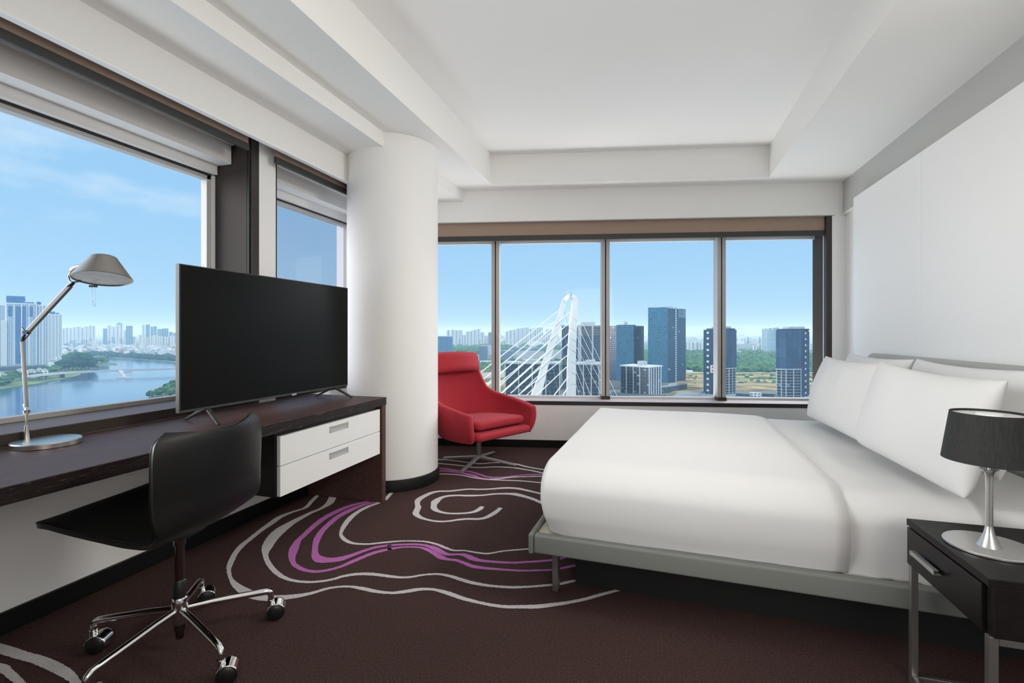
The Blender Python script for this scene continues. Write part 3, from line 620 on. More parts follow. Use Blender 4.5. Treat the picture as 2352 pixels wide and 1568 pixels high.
# ------------------------------------------------------------------ office chair
t = thing('office_chair', 'black leather swivel chair on chrome castors at the desk', 'chair', (-1.735, 1.385, 0), R(189))
SR = R(189)
m = MB(); m.lathe([(0, 0.042), (0.012, 0.042), (0.014, 0.046), (0.014, 0.075), (0.0185, 0.075), (0.0185, 0.10)], 24); m.build('gas_spring_end', M['chrome_dark'], t)
m = MB(); m.lathe([(0.0, 0.098), (0.020, 0.098), (0.024, 0.115), (0.027, 0.150), (0.027, 0.195), (0.024, 0.200), (0, 0.200)], 32); m.build('hub', M['chrome'], t, smooth=40)
m = MB(); m.lathe([(0, 0.2), (0.0215, 0.2), (0.0215, 0.262), (0.019, 0.266), (0, 0.266)], 32); m.build('sleeve', M['black_plastic'], t, smooth=40)
m = MB(); m.lathe([(0, 0.26), (0.0155, 0.26), (0.0155, 0.398), (0.0205, 0.398), (0.0205, 0.44), (0, 0.44)], 32); m.build('column_post', M['chrome_dark'], t, smooth=40)
m = MB(); m.rbox(-0.06, 0.10, -0.06, 0.06, 0.435, 0.458, 0.008, n=2, fill=2); m.build('mechanism', M['black_plastic'], t)
m = MB(); m.tube([(0.0, -0.04, 0.444), (-0.02, -0.17, 0.438)], 0.004, 8); m.tube([(-0.02, -0.17, 0.438), (-0.026, -0.222, 0.436)], [0.007, 0.0085], 12); m.build('lever', M['silver_dark'], t)
for k in range(5):
    a = R(55 + 72 * k) - SR
    ca, sa = math.cos(a), math.sin(a)
    X = lambda r, z, s=0.0: (r * ca - s * sa, r * sa + s * ca, z)
    m = MB()
    m.tube([X(0.018, 0.152), X(0.10, 0.145), X(0.27, 0.123), X(0.300, 0.118), X(0.313, 0.110), X(0.317, 0.096), X(0.317, 0.070)], [0.0125, 0.013, 0.0125, 0.0122, 0.012, 0.0115, 0.0115], 14)
    leg = m.build('leg', M['chrome'], t, smooth=60)
    # castor trailing sideways
    ph = R(38 + (0, 8, -12, 5, 0)[k]) - SR; cp, spn = math.cos(ph), math.sin(ph)
    c0 = X(0.317, 0)
    Y = lambda f, s, z: (c0[0] + f * cp - s * spn, c0[1] + f * spn + s * cp, z)
    m = MB()
    g = []
    for i in range(13):
        th = R(-15 + 200 * i / 12)
        g.append([Y(0.020 + math.cos(th) * 0.036, s_, 0.0335 + math.sin(th) * 0.036) for s_ in (-0.030, -0.024, 0.0, 0.024, 0.030)])
    m.surf(g)
    m.tube([Y(0, 0, 0.046), Y(0, 0, 0.080)], 0.0135, 16)
    m.build('castor_hood', M['chrome'], leg, smooth=50, solid=0.003)
    m = MB()
    for sg in (-1, 1):
        m.tube([Y(0.020, sg * 0.004, 0.0335), Y(0.020, sg * 0.028, 0.0335), Y(0.020, sg * 0.0335, 0.0335)], [0.0325, 0.0325, 0.026], 28)
    m.build('castor_wheel', M['black_plastic'], leg, smooth=45)
# one-piece upholstered shell: profile from seat front to back top
prof = [(0.325, 0.530, 0.165), (0.318, 0.537, 0.200), (0.285, 0.538, 0.226), (0.22, 0.528, 0.236), (0.12, 0.510, 0.236), (0.02, 0.493, 0.232), (-0.06, 0.482, 0.232), (-0.125, 0.482, 0.234),
        (-0.175, 0.498, 0.240), (-0.208, 0.530, 0.248), (-0.220, 0.575, 0.256), (-0.223, 0.63, 0.260), (-0.230, 0.70, 0.262), (-0.236, 0.77, 0.262), (-0.240, 0.815, 0.256), (-0.241, 0.838, 0.240), (-0.241, 0.850, 0.210)]
pp = catmull(prof, 3)
NW = 17
g = []
for i, (s_, z_, hw) in enumerate(pp):
    tt = i / (len(pp) - 1)
    back = min(1, max(0, (tt - 0.42) / 0.2)); seat = 1 - back
    row = []
    for j in range(NW):
        w = -1 + 2 * j / (NW - 1)
        ds = 0.060 * back * w * w * (0.55 + 0.45 * min(1, max(0, (tt - 0.6) / 0.3)))
        dz = seat * (0.022 * w * w) * (1 - max(0, (0.18 - tt) / 0.18) * 1.6) + back * 0.022 * max(0, abs(w) - 0.3) ** 2 * max(0, (tt - 0.85) / 0.15)
        row.append((s_ + ds + 0.052, w * hw, z_ + dz))
    g.append(row)
m = MB(); m.surf(g)
shl = m.build('seat_shell', M['leather'], t, smooth=180, solid=0.022, solid_off=0.6, bevel=0.009, seg=3)
ring = [Vector(r_[0]) for r_ in g] + [Vector(p) for p in g[-1][1:-1]] + [Vector(r_[-1]) for r_ in g[::-1]] + [Vector(p) for p in g[0][1:-1][::-1]]
m = MB(); m.tube([tuple(p + Vector((0.0, 0, 0.0))) for p in ring + ring[:1]], 0.0028, 6); m.build('piping', M['leather'], shl, smooth=60)

# ------------------------------------------------------------------ red armchair
t = thing('armchair', 'red upholstered swivel armchair with a headrest by the bed-end window', 'armchair', (-1.575, 4.19, 0), R(-28))
m = MB(); m.tube([(0, 0, 0.052), (0, 0, 0.30)], 0.0225, 24); m.build('post', M['silver_dark'], t)
for k in range(4):
    a = R(-4 + 90 * k + 28)
    ca, sa = math.cos(a), math.sin(a)
    m = MB(); m.tube([(0.012 * ca, 0.012 * sa, 0.055), (0.37 * ca, 0.37 * sa, 0.010)], [1, 0.8], rect=(0.019, 0.009)); m.build('leg', M['silver'], t, smooth=0, bevel=0.002)
m = MB(); m.lathe([(0, 0.04), (0.03, 0.04), (0.033, 0.066), (0, 0.066)], 4, (0, 0, 0), Matrix.Rotation(R(77), 4, 'Z')); m.build('base_hub', M['silver'], t, smooth=0, bevel=0.002)
m = MB(); m.lathe([(0, 0.272), (0.13, 0.272), (0.13, 0.286), (0, 0.286)], 32); m.build('swivel_plate', M['black_plastic'], t)
rim = [(-0.352, 0.335, 0.515), (-0.374, 0.22, 0.540), (-0.384, 0.06, 0.566), (-0.374, -0.08, 0.592), (-0.338, -0.190, 0.630), (-0.292, -0.252, 0.705), (-0.270, -0.318, 0.850), (-0.250, -0.372, 1.005), (-0.12, -0.395, 1.024), (0, -0.398, 1.026)]
bot = [(-0.312, 0.318, 0.296), (-0.324, 0.18, 0.288), (-0.324, 0.02, 0.286), (-0.305, -0.11, 0.292), (-0.235, -0.19, 0.300), (-0.190, -0.235, 0.306), (-0.145, -0.26, 0.310), (-0.095, -0.27, 0.312), (-0.05, -0.275, 0.313), (0, -0.276, 0.314)]
def mirror(p): return p + [(-a, b, c) for a, b, c in p[:-1][::-1]]
rim_ = catmull(mirror(rim), 4); bot_ = catmull(mirror(bot), 4)
nv = 14; g = []
for i in range(len(rim_)):
    a, b = Vector(bot_[i]), Vector(rim_[i]); row = []
    for j in range(nv + 1):
        v = j / nv
        p = a.lerp(b, v)
        bul = math.sin(math.pi * min(1, v * 1.0)) * 0.03 + 0.055 * (1 - v) ** 3 * 0
        q = Vector((p[0], p[1] + 0.05, 0))
        if q.length > 1e-6: q.normalize()
        tall = max(0, (b[2] - 0.62) / 0.4)
        sag = -0.035 * tall * math.sin(math.pi * v)
        p = p + q * (bul * (1 - 0.55 * tall)) + Vector((0, 0, sag))
        row.append((p[1], p[0], p[2]))      # local x is forward
    g.append(row)
m = MB(); m.surf(g); m.build('shell', M['red'], t, smooth=180, solid=0.058, solid_off=1, subsurf=1)
# seat pan under the cushion
bo = [(p[1], p[0], p[2]) for p in bot_]
m = MB(); m.rbox(-0.27, 0.362, -0.330, 0.330, 0.284, 0.356, (0.04, 0.045, 0.03), n=4, fill=3); m.build('seat_pan', M['red'], t, smooth=60)
def cush(x, y, z):
    c = max(0, 1 - (x / 0.33) ** 2) * max(0, 1 - (y / 0.30) ** 2)
    return (x + 0.035, y * (1.0 - 0.10 * max(0, -x) / 0.3), z + (0.018 * c if z > 0.39 else 0) + 0.10 * (x) * 0.6)
m = MB(); m.rbox(-0.26, 0.285, -0.292, 0.292, 0.354, 0.430, (0.04, 0.045, 0.032), n=5, fill=8, fn=cush); m.build('seat_cushion', M['red'], t, smooth=60)
HB = Matrix.Translation((-0.295, 0, 0.925)) @ Matrix.Rotation(R(-17), 4, 'Y')
m = MB(); m.rbox(-0.045, 0.048, -0.268, 0.268, -0.092, 0.096, (0.04, 0.03, 0.05), n=5, fill=6, fn=lambda x, y, z: tuple(HB @ Vector((x - 0.10 * (y / 0.24) ** 2 * 0.35, y, z)))); m.build('headrest', M['red'], t, smooth=60)

# ------------------------------------------------------------------ bed
BA = R(-2.0)
t = thing('bed', 'wide bed with grey upholstered frame and pale headboard', 'bed', (-0.535, 2.085, 0), BA)
bed = t
BL, BW = 2.15, 2.0
m = MB(); m.rbox(0.012, BL, 0.0, 0.045, 0.215, 0.298, 0.010, n=3, fill=2); m.build('side_rail', M['bedframe'], t)
m = MB(); m.rbox(0.012, BL, BW - 0.045, BW, 0.215, 0.298, 0.010, n=3, fill=2); m.build('side_rail', M['bedframe'], t)
m = MB(); m.rbox(-0.012, 0.011, -0.006, BW + 0.006, 0.212, 0.303, 0.009, n=3, fill=2); m.build('foot_rail', M['bedframe'], t)
m = MB(); m.box(0.014, BL, 0.044, BW - 0.044, 0.245, 0.282); m.build('slat_base', M['cream'], t, smooth=0)
m = MB(); m.box(0.16, BL - 0.05, 0.215, BW - 0.215, 0.0, 0.235); m.build('plinth', M['plinth'], t, smooth=0)
for s_, q_ in ((0.085, 0.130), (0.085, BW - 0.13)):
    m = MB(); m.box(s_ - 0.014, s_ + 0.014, q_ - 0.02, q_ + 0.02, 0, 0.243); m.build('leg', M['silver_dark'], t, smooth=0, bevel=0.002)
inv = Matrix.Translation(t.location) @ Matrix.Rotation(BA, 4, 'Z'); inv.invert()
def wl2(x, y, z): return tuple(inv @ Vector((x, y, z)))
def hbf(x, y, z): return wl2(x, y, z)
m = MB(); m.rbox(1.635, 1.715, 0.9, 4.58, -0.3, 1.045, (0.03, 0.10, 0.075), n=6, fill=6, fn=lambda x, y, z: hbf(x, y, z if z > 0.2 else max(z, 0.2))); m.build('headboard', M['headboard'], t, smooth=60)
m = MB(); m.rbox(0.085, BL - 0.02, 0.115, BW - 0.115, 0.287, 0.555, (0.05, 0.06, 0.06), n=4, fill=4); m.build('mattress', M['linen'], t)

# bedding, each its own thing
def wr_(p, sc_, am):
    return am * noise.noise(Vector((p[0] * sc_, p[1] * sc_, p[2] * sc_)))
def lin_duvet(x, y, z):
    w = max(0.0, min(1.0, (0.575 - z) / 0.28))                    # down the sides
    bulge = 0.022 * math.sin(math.pi * w)
    tuck = (0.006 + 0.03 * max(0, 1 - x / 0.16)) * max(0, w - 0.72) / 0.28
    yy = y - (bulge - tuck) if y < 1.0 else y + (bulge - tuck)
    xx = x + (0.030 * max(0, w - 0.5) / 0.5 if x < 0.3 else 0)
    d = wr_((x, y, z), 2.0, 0.006) + wr_((x + 5, y, z), 7.0, 0.0018)
    ee = max(0.0, (x - 1.16) / 0.075) ** 2
    yy += 0.010 * ee if y < 1 else -0.010 * ee
    zz = z + d - 0.012 * ee * min(1, max(0, (z - 0.44) / 0.14))
    if z < 0.33: zz += 0.006 * noise.noise(Vector((x * 9, y * 9, 0)))
    return (xx, yy + d * 0.6, zz)
m = MB(); m.rbox(0.012, 1.235, 0.045, BW - 0.045, 0.289, 0.605, (0.045, 0.16, 0.12), n=8, fill=22, fn=lin_duvet, skip=('-z', '+x'), flat=('-z', '+x'))
o = m.build('duvet', M['linen'], None, smooth=75, solid=0.02, solid_off=-1, loc=(-0.535, 2.085, 0), rz=BA); tag(o, 'smooth white duvet covering the foot two thirds of the bed', 'duvet')
def lin_sheet(x, y, z):
    w = max(0.0, min(1.0, (0.575 - z) / 0.28))
    bulge = 0.012 * math.sin(math.pi * w)
    yy = y - bulge if y < 1.0 else y + bulge
    d = wr_((x + 9, y, z), 2.2, 0.007) + wr_((x, y + 3, z), 8.0, 0.002)
    hang = 0.018 * noise.noise(Vector((x * 14, 0.3, 0))) * w if y < 1 else 0
    return (x, yy + d * 0.5 + hang * 0.4, z + d + (hang if z < 0.30 else 0))
m = MB(); m.rbox(1.215, 1.66, 0.066, BW - 0.066, 0.284, 0.580, (0.02, 0.13, 0.10), n=7, fill=20, fn=lin_sheet, skip=('-z', '-x', '+x'), flat=('-z', '-x', '+x'))
o = m.build('bed_sheet', M['linen'], None, smooth=75, solid=0.012, solid_off=-1, loc=(-0.535, 2.085, 0), rz=BA); tag(o, 'white top sheet folded flat between duvet and pillows', 'sheet')

def pillow(label, cx, cy, cz, W, H, T, lean, yaw, seed, roll=0):
    n1, n2 = 34, 26
    sides = []
    for sg in (1, -1):
        g = []
        for i in range(n1 + 1):
            a = -1 + 2 * i / n1; row = []
            a_ = math.sin(a * math.pi / 2)
            for j in range(n2 + 1):
                b = -1 + 2 * j / n2; b_ = math.sin(b * math.pi / 2)
                th = (max(0, 1 - a_ * a_) ** 0.42) * (max(0, 1 - b_ * b_) ** 0.42)
                ox = a_ * W / 2 * (1 - 0.055 * (1 - b_ * b_)) * (1 - 0.0 * abs(b_))
                oy = b_ * H / 2 * (1 - (0.085 if b_ > 0 else 0.03) * (1 - a_ * a_))
                cr = (0.03 if b_ < 0 else 0.0) * abs(a_) ** 6 * abs(b_) ** 6
                ox *= 1 - cr; oy *= 1 - cr
                nzv = noise.noise(Vector((ox * 5 + seed * 7.1, oy * 5, seed + sg)))
                corner = (abs(a_) ** 5) * (abs(b_) ** 5)
                crease = noise.noise(Vector((ox * 22 + seed, oy * 9, seed * 3.3))) * (abs(a_) ** 3) * 0.012
                oz = sg * (T / 2 * th * (1 + 0.16 * nzv) + crease * th)
                row.append((ox, oy, oz + corner * 0.02 * noise.noise(Vector((a_, b_, seed)))))
            g.append(row if sg > 0 else row[::-1])
        sides.append(g)
    m = MB()
    for g in sides: m.surf(g)
    o = m.build('pillow', M['linen'], None, smooth=80)
    up = Vector((math.sin(R(lean)), 0, math.cos(R(lean)))); nn = Vector((-math.cos(R(lean)), 0, math.sin(R(lean)))); xx = up.cross(nn)
    Mx = Matrix((xx, up, nn)).transposed().to_4x4()
    o.matrix_world = Matrix.Translation((cx, cy, cz)) @ Matrix.Rotation(R(yaw), 4, 'Z') @ Mx @ Matrix.Rotation(R(roll), 4, 'Z')
    return tag(o, label, 'pillow', 'white pillows standing against the headboard')
pillow('large white front pillow nearest the nightstand lamp', 1.08, 2.485, 0.835, 0.87, 0.44, 0.20, 14, 3, 1.3, roll=-1.2)
pillow('white front pillow on the window side of the bed', 1.095, 3.385, 0.832, 0.88, 0.44, 0.19, 15, 1.5, 2.7)
pillow('white back pillow on the window side, against the headboard', 1.33, 3.70, 0.840, 0.92, 0.45, 0.18, 18, 0, 4.1)
pillow('white back pillow against the headboard behind the black lamp shade', 1.33, 2.74, 0.845, 0.92, 0.45, 0.18, 18, 0, 5.9)

# ------------------------------------------------------------------ nightstand
NX0, NX1, NY0, NY1, NZ = 0.835, 1.60, 1.555, 1.985, 0.56
t = thing('nightstand', 'dark brown nightstand on a thin steel frame beside the bed', 'nightstand', ((NX0 + NX1) / 2, (NY0 + NY1) / 2, 0))
off = tuple(t.location)
m = MB(off); m.box(NX0, NX1, NY0, NY1, NZ - 0.022, NZ); m.build('top', M['night_top'], t, smooth=0, bevel=0.002)
m = MB(off); m.box(NX0 + 0.012, NX1, NY0 + 0.001, NY1 - 0.001, 0.405, NZ - 0.022); m.build('body', M['night_top'], t, smooth=0, bevel=0.0015)
m = MB(off); m.box(NX0, NX0 + 0.011, NY0 + 0.03, NY1 - 0.004, 0.407, NZ - 0.027); dr = m.build('drawer', M['wenge_black'], t, smooth=0, bevel=0.002)
m = MB(off)
m.box(NX0 - 0.020, NX0, 1.772, 1.916, 0.462, 0.465); m.box(NX0 - 0.020, NX0 - 0.017, 1.772, 1.916, 0.462, 0.477)
m.box(NX0 - 0.020, NX0 - 0.006, 1.772, 1.916, 0.474, 0.477)
m.build('handle', M['silver'], dr, smooth=0, bevel=0.0008)
lw = 0.02
for x_, y_ in ((NX0 + 0.004, NY0 + 0.006), (NX0 + 0.004, NY1 - 0.026), (NX1 - 0.024, NY0 + 0.006), (NX1 - 0.024, NY1 - 0.026)):
    m = MB(off); m.box(x_, x_ + lw, y_, y_ + lw, 0.0, 0.405); m.build('leg', M['silver_dark'], t, smooth=0, bevel=0.001)
m = MB(off); m.box(NX0 + 0.025, NX1 - 0.025, NY0 + 0.006, NY0 + 0.026, 0.385, 0.404); m.build('upper_bar', M['silver_dark'], t, smooth=0, bevel=0.001)
m = MB(off); m.box(NX0 + 0.006, NX0 + 0.022, NY0 + 0.027, NY1 - 0.027, 0.012, 0.030); m.build('lower_bar', M['silver_dark'], t, smooth=0, bevel=0.001)
m = MB(off); m.box(NX0 + 0.025, NX1 - 0.025, NY1 - 0.024, NY1 - 0.008, 0.012, 0.030); m.build('lower_bar', M['silver_dark'], t, smooth=0, bevel=0.001)

# ------------------------------------------------------------------ bedside lamp
t = thing('table_lamp', 'table lamp with black shade and silver stem on the nightstand', 'lamp', (0.952, 1.772, NZ))
bc = (0.008, 0.014, 0)
m = MB(); m.lathe([(0, 0.0005), (0.105, 0.0005), (0.107, 0.002), (0.107, 0.006), (0.105, 0.008), (0, 0.0085)], 80, bc); m.build('base', M['silver'], t, smooth=30)
m = MB(); m.lathe([(0, 0.008), (0.0285, 0.008), (0.0255, 0.014), (0.019, 0.030), (0.0125, 0.048), (0.0093, 0.066), (0.0091, 0.068), (0.0087, 0.068), (0.0086, 0.18), (0.0090, 0.20), (0.0092, 0.215), (0.011, 0.226), (0.016, 0.234), (0.022, 0.238), (0, 0.238)], 48); m.build('stem', M['silver'], t, smooth=30)
m = MB(); m.lathe([(0.1085, 0.262), (0.109, 0.2625), (0.089, 0.405), (0.088, 0.405), (0.107, 0.2625), (0.1085, 0.262)], 96); sh = m.build('lamp_shade', M['shade'], t, smooth=30)
m = MB(); m.lathe([(0, 0.394), (0.088, 0.394), (0.088, 0.398), (0, 0.398)], 64); m.build('top_diffuser', M['shade_in'], sh)
m = MB(); m.lathe([(0, 0.398), (0.030, 0.398), (0.030, 0.403), (0, 0.403)], 32); m.build('finial_plate', M['trim_white'], sh)
m = MB(); m.lathe([(0, 0.268), (0.1062, 0.268), (0.1062, 0.271), (0, 0.271)], 64); m.build('bottom_diffuser', M['shade_in'], sh)
m = MB(); m.tube([(0, 0, 0.238), (0, 0, 0.39)], 0.006, 12); m.build('inner_rod', M['silver'], t)

# ------------------------------------------------------------------ the city outside, 88 m below
GZ = -88.0
HG = CAM_H - GZ
def gnd(px, py, z=GZ):
    d = (CAM_H - z) * F_PX / (py - YH)
    p = at(px, py, d); return (p[0], p[1])
def depth_g(py, z=GZ): return (CAM_H - z) * F_PX / (py - YH)

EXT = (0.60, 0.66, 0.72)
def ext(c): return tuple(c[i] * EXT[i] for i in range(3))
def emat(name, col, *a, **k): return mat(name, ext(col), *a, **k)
def facade(name, wall, win, fh, bw, ww, wh, roof=None, var=0.4, wrough=0.25, spec=0.5, wmetal=0.0, seed=0.0, offset=0.0, bright=0.0, bcol=(0.8, 0.85, 0.9)):
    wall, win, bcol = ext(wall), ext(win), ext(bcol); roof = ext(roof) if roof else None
    m = bpy.data.materials.new(name); nt = nodes_of(m)
    p = nt.nodes.new('ShaderNodeBsdfPrincipled'); o = nt.nodes.new('ShaderNodeOutputMaterial'); nt.links.new(p.outputs[0], o.inputs[0])
    tcn = nt.nodes.new('ShaderNodeTexCoord')
    a = nt.nodes.new('ShaderNodeSeparateXYZ'); nt.links.new(tcn.outputs['Object'], a.inputs[0])
    b = nt.nodes.new('ShaderNodeSeparateXYZ'); nt.links.new(tcn.outputs['Normal'], b.inputs[0])
    sel = mth(nt, 'GREATER_THAN', mth(nt, 'ABSOLUTE', b.outputs['X']), 0.6)
    mixf = nt.nodes.new('ShaderNodeMix'); nt.links.new(sel, mixf.inputs[0]); nt.links.new(a.outputs['X'], mixf.inputs[2]); nt.links.new(a.outputs['Y'], mixf.inputs[3])
    h = mth(nt, 'ADD', mth(nt, 'DIVIDE', mixf.outputs[0], bw), 0.5 + offset)
    v = mth(nt, 'DIVIDE', a.outputs['Z'], fh)
    fx = mth(nt, 'ABSOLUTE', mth(nt, 'SUBTRACT', mth(nt, 'FRACT', h), 0.5)); fz = mth(nt, 'ABSOLUTE', mth(nt, 'SUBTRACT', mth(nt, 'FRACT', v), 0.5))
    mk = mth(nt, 'MULTIPLY', mth(nt, 'LESS_THAN', fx, ww / 2), mth(nt, 'LESS_THAN', fz, wh / 2))
    mk = mth(nt, 'MULTIPLY', mk, mth(nt, 'LESS_THAN', mth(nt, 'ABSOLUTE', b.outputs['Z']), 0.5))
    cmb = nt.nodes.new('ShaderNodeCombineXYZ')
    nt.links.new(mth(nt, 'FLOOR', h), cmb.inputs[0]); nt.links.new(mth(nt, 'FLOOR', v), cmb.inputs[1]); nt.links.new(mth(nt, 'ADD', sel, seed), cmb.inputs[2])
    wn = nt.nodes.new('ShaderNodeTexWhiteNoise'); nt.links.new(cmb.outputs[0], wn.inputs[0])
    mr = nt.nodes.new('ShaderNodeMapRange'); nt.links.new(wn.outputs['Value'], mr.inputs[0]); mr.inputs[3].default_value = 1 - var; mr.inputs[4].default_value = 1 + var
    wv = mixc(nt, 1.0, win, mr.outputs[0], 'MULTIPLY')
    if bright:
        wv = mixc(nt, mth(nt, 'GREATER_THAN', wn.outputs['Value'], 1 - bright), wv, bcol)
    top = mth(nt, 'GREATER_THAN', b.outputs['Z'], 0.5)
    base = mixc(nt, top, wall, roof or tuple(min(1, c * 1.1) for c in wall))
    nt.links.new(mixc(nt, mk, base, wv), p.inputs['Base Color'])
    ro = nt.nodes.new('ShaderNodeMapRange'); nt.links.new(mk, ro.inputs[0]); ro.inputs[3].default_value = 0.75; ro.inputs[4].default_value = wrough
    nt.links.new(ro.outputs[0], p.inputs['Roughness']); p.inputs['Specular IOR Level'].default_value = spec
    return m

W_ = (0.80, 0.80, 0.78)
K = {}
K['white_tower'] = facade('white_tower_facade', (0.60, 0.70, 0.82), (0.05, 0.10, 0.20), 3.4, 3.6, 0.60, 0.58, var=0.6)
K['white_narrow'] = facade('white_narrow_facade', (0.70, 0.76, 0.80), (0.10, 0.16, 0.25), 3.4, 2.8, 0.5, 0.55, var=0.5)
K['blue_band'] = facade('blue_glass_band', (0.03, 0.15, 0.40), (0.015, 0.085, 0.28), 3.4, 3.0, 0.8, 0.72, var=0.4)
K['cream'] = facade('cream_facade', (0.80, 0.74, 0.60), (0.25, 0.25, 0.24), 3.4, 3.2, 0.45, 0.5)
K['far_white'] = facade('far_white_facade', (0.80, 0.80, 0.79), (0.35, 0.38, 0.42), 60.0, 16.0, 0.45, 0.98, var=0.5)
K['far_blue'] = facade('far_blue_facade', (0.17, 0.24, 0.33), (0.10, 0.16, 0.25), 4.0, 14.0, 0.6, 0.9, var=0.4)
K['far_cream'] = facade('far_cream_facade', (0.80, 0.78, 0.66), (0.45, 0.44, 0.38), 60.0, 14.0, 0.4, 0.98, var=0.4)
K['glass_mid'] = facade('teal_glass_wall', (0.07, 0.22, 0.32), (0.035, 0.165, 0.28), 3.8, 2.6, 0.82, 0.74, roof=(0.4, 0.42, 0.42), var=0.4, wrough=0.2)
K['glass_dark'] = facade('dark_blue_glass_wall', (0.008, 0.04, 0.095), (0.012, 0.055, 0.13), 3.8, 1.9, 0.8, 0.8, roof=(0.4, 0.42, 0.42), var=0.3, wrough=0.2, bright=0.012, bcol=(0.55, 0.7, 0.75))
K['net'] = facade('blue_grey_safety_net', (0.042, 0.075, 0.135), (0.058, 0.10, 0.175), 14.0, 7.0, 0.93, 0.95, roof=(0.35, 0.37, 0.4), var=0.22, wrough=0.7, spec=0.1)
K['net_dark'] = facade('dark_safety_net', (0.03, 0.045, 0.08), (0.045, 0.065, 0.11), 4.0, 8.0, 0.92, 0.9, roof=(0.3, 0.3, 0.32), var=0.22, wrough=0.7, spec=0.1)
K['banded'] = facade('banded_glass', (0.65, 0.74, 0.80), (0.12, 0.26, 0.36), 4.2, 400.0, 1.0, 0.62, roof=(0.6, 0.68, 0.72), var=0.1, wrough=0.2)
K['resi'] = facade('grey_apartment_wall', (0.10, 0.115, 0.14), (0.025, 0.04, 0.065), 3.5, 4.6, 0.72, 0.62, roof=(0.75, 0.76, 0.76), var=0.6, bright=0.06, bcol=(0.6, 0.65, 0.65))
K['lowrise'] = facade('white_lowrise_wall', (0.82, 0.82, 0.80), (0.09, 0.11, 0.14), 4.0, 4.6, 0.62, 0.55, roof=(0.8, 0.8, 0.79), var=0.5)
K['lowblue'] = facade('blue_grey_midrise_wall', (0.20, 0.28, 0.36), (0.05, 0.09, 0.14), 3.6, 4.0, 0.6, 0.6, roof=(0.6, 0.62, 0.62), var=0.5)
K['shell'] = facade('dark_unfinished_wall', (0.035, 0.055, 0.075), (0.015, 0.03, 0.045), 4.0, 5.0, 0.6, 0.6, roof=(0.40, 0.42, 0.42), var=0.6, bright=0.03, bcol=(0.35, 0.42, 0.45))
K['concrete'] = emat('pale_concrete', (0.55, 0.57, 0.57), 0.85, spec=0.2, noise_amt=0.12, nscale=0.2)
K['white'] = emat('white_render', (0.84, 0.84, 0.83), 0.75, spec=0.2)
K['pylon'] = mat('white_painted_pylon', (0.66, 0.66, 0.64), 0.6, spec=0.3, noise_amt=0.04, nscale=0.15)
K['cable'] = mat('white_stay_cable', (0.74, 0.76, 0.78), 0.5)
K['cable_grey'] = emat('grey_stay_cable', (0.40, 0.44, 0.47), 0.5)
K['dark'] = emat('dark_podium', (0.03, 0.05, 0.075), 0.5)
K['glasspod'] = facade('podium_glass', (0.03, 0.08, 0.11), (0.03, 0.085, 0.12), 5.0, 4.0, 0.9, 0.85, roof=(0.62, 0.66, 0.66), var=0.3, wrough=0.3)
K['redroof'] = emat('red_roof', (0.42, 0.28, 0.23), 0.8)
K['water'] = emat('river_water', (0.06, 0.15, 0.27), 0.12, spec=0.5, bump=0.25, bscale=0.15)
K['soil'] = emat('town_ground', (0.20, 0.22, 0.19), 0.95, spec=0.05, noise_amt=0.5, nscale=0.012)
K['grass'] = emat('scrub_grass', (0.17, 0.24, 0.10), 0.95, spec=0.05, noise_amt=0.7, nscale=0.02)
K['dry'] = emat('dry_grass', (0.48, 0.36, 0.15), 0.95, spec=0.05, noise_amt=0.6, nscale=0.025)
K['sand'] = emat('pale_track', (0.55, 0.47, 0.36), 0.95, spec=0.05, noise_amt=0.15, nscale=0.05)
K['asphalt'] = emat('grey_road', (0.38, 0.39, 0.40), 0.9, spec=0.1, noise_amt=0.1, nscale=0.05)
K['tree'] = emat('tree_leaves', (0.085, 0.19, 0.075), 0.9, spec=0.05, noise_amt=0.75, nscale=0.09)
K['tree_dark'] = emat('dark_tree_leaves', (0.03, 0.085, 0.055), 0.9, spec=0.05, noise_amt=0.65, nscale=0.12)
K['bridge'] = emat('bridge_concrete', (0.50, 0.53, 0.55), 0.8, noise_amt=0.1, nscale=0.05)

def flat(name, poly, z, m, label, cat, kind='structure', thick=0.6):
    o = MB().prism(poly, z - thick, z).build(name, m, None, smooth=0)
    o['kind'] = kind
    if label: o['label'] = label; o['category'] = cat
    return o
HZ = 770.6
riv = [gnd(-900, HZ), gnd(900, HZ), gnd(900, 1100), gnd(-900, 1100)]
flat('river', riv, GZ, K['water'], 'wide blue-grey river bending below the desk window', 'river')
farb = [gnd(x, y) for x, y in ((-900, 812), (-200, 815), (143, 817), (190, 819), (240, 821), (300, 825), (360, 829), (412, 833), (520, 836), (700, 830), (700, HZ), (-900, HZ))]
flat('far_bank', farb, GZ + 0.7, K['soil'], 'far river bank with houses', 'ground')
nb = [gnd(x, y) for x, y in ((-900, 930), (-200, 905), (0, 894), (60, 886), (110, 877), (160, 868), (185, 861), (205, 853), (215, 842), (226, 838), (268, 838.4), (268, 834.4), (218, 831), (195, 826), (165, 823.5), (130, 822), (-200, 821), (-900, 820))]
flat('near_bank', nb, GZ + 0.9, K['grass'], 'green near bank and spit below the tall white towers', 'ground')
rb = [gnd(x, y) for x, y in ((300, 960), (345, 911), (380, 896), (430, 876), (600, 845), (700, 826), (760, HZ), (2700, HZ), (2700, 1250), (300, 1250))]
flat('east_bank', rb, GZ + 1.1, K['soil'], 'flat land beyond the bed-end window', 'ground')
def patch(pts, z, m, name, label):
    flat(name, [gnd(x, y) for x, y in pts], GZ + z, m, label, 'ground', thick=0.3)
patch([(1380, 805), (2050, 805), (2150, 868), (1340, 868)], 1.5, K['grass'], 'scrub_land', 'green scrub belt behind the unfinished towers')
patch([(1560, 861), (1900, 860), (1960, 905), (1540, 905)], 1.7, K['dry'], 'dry_field', 'dry yellow field between the unfinished towers')
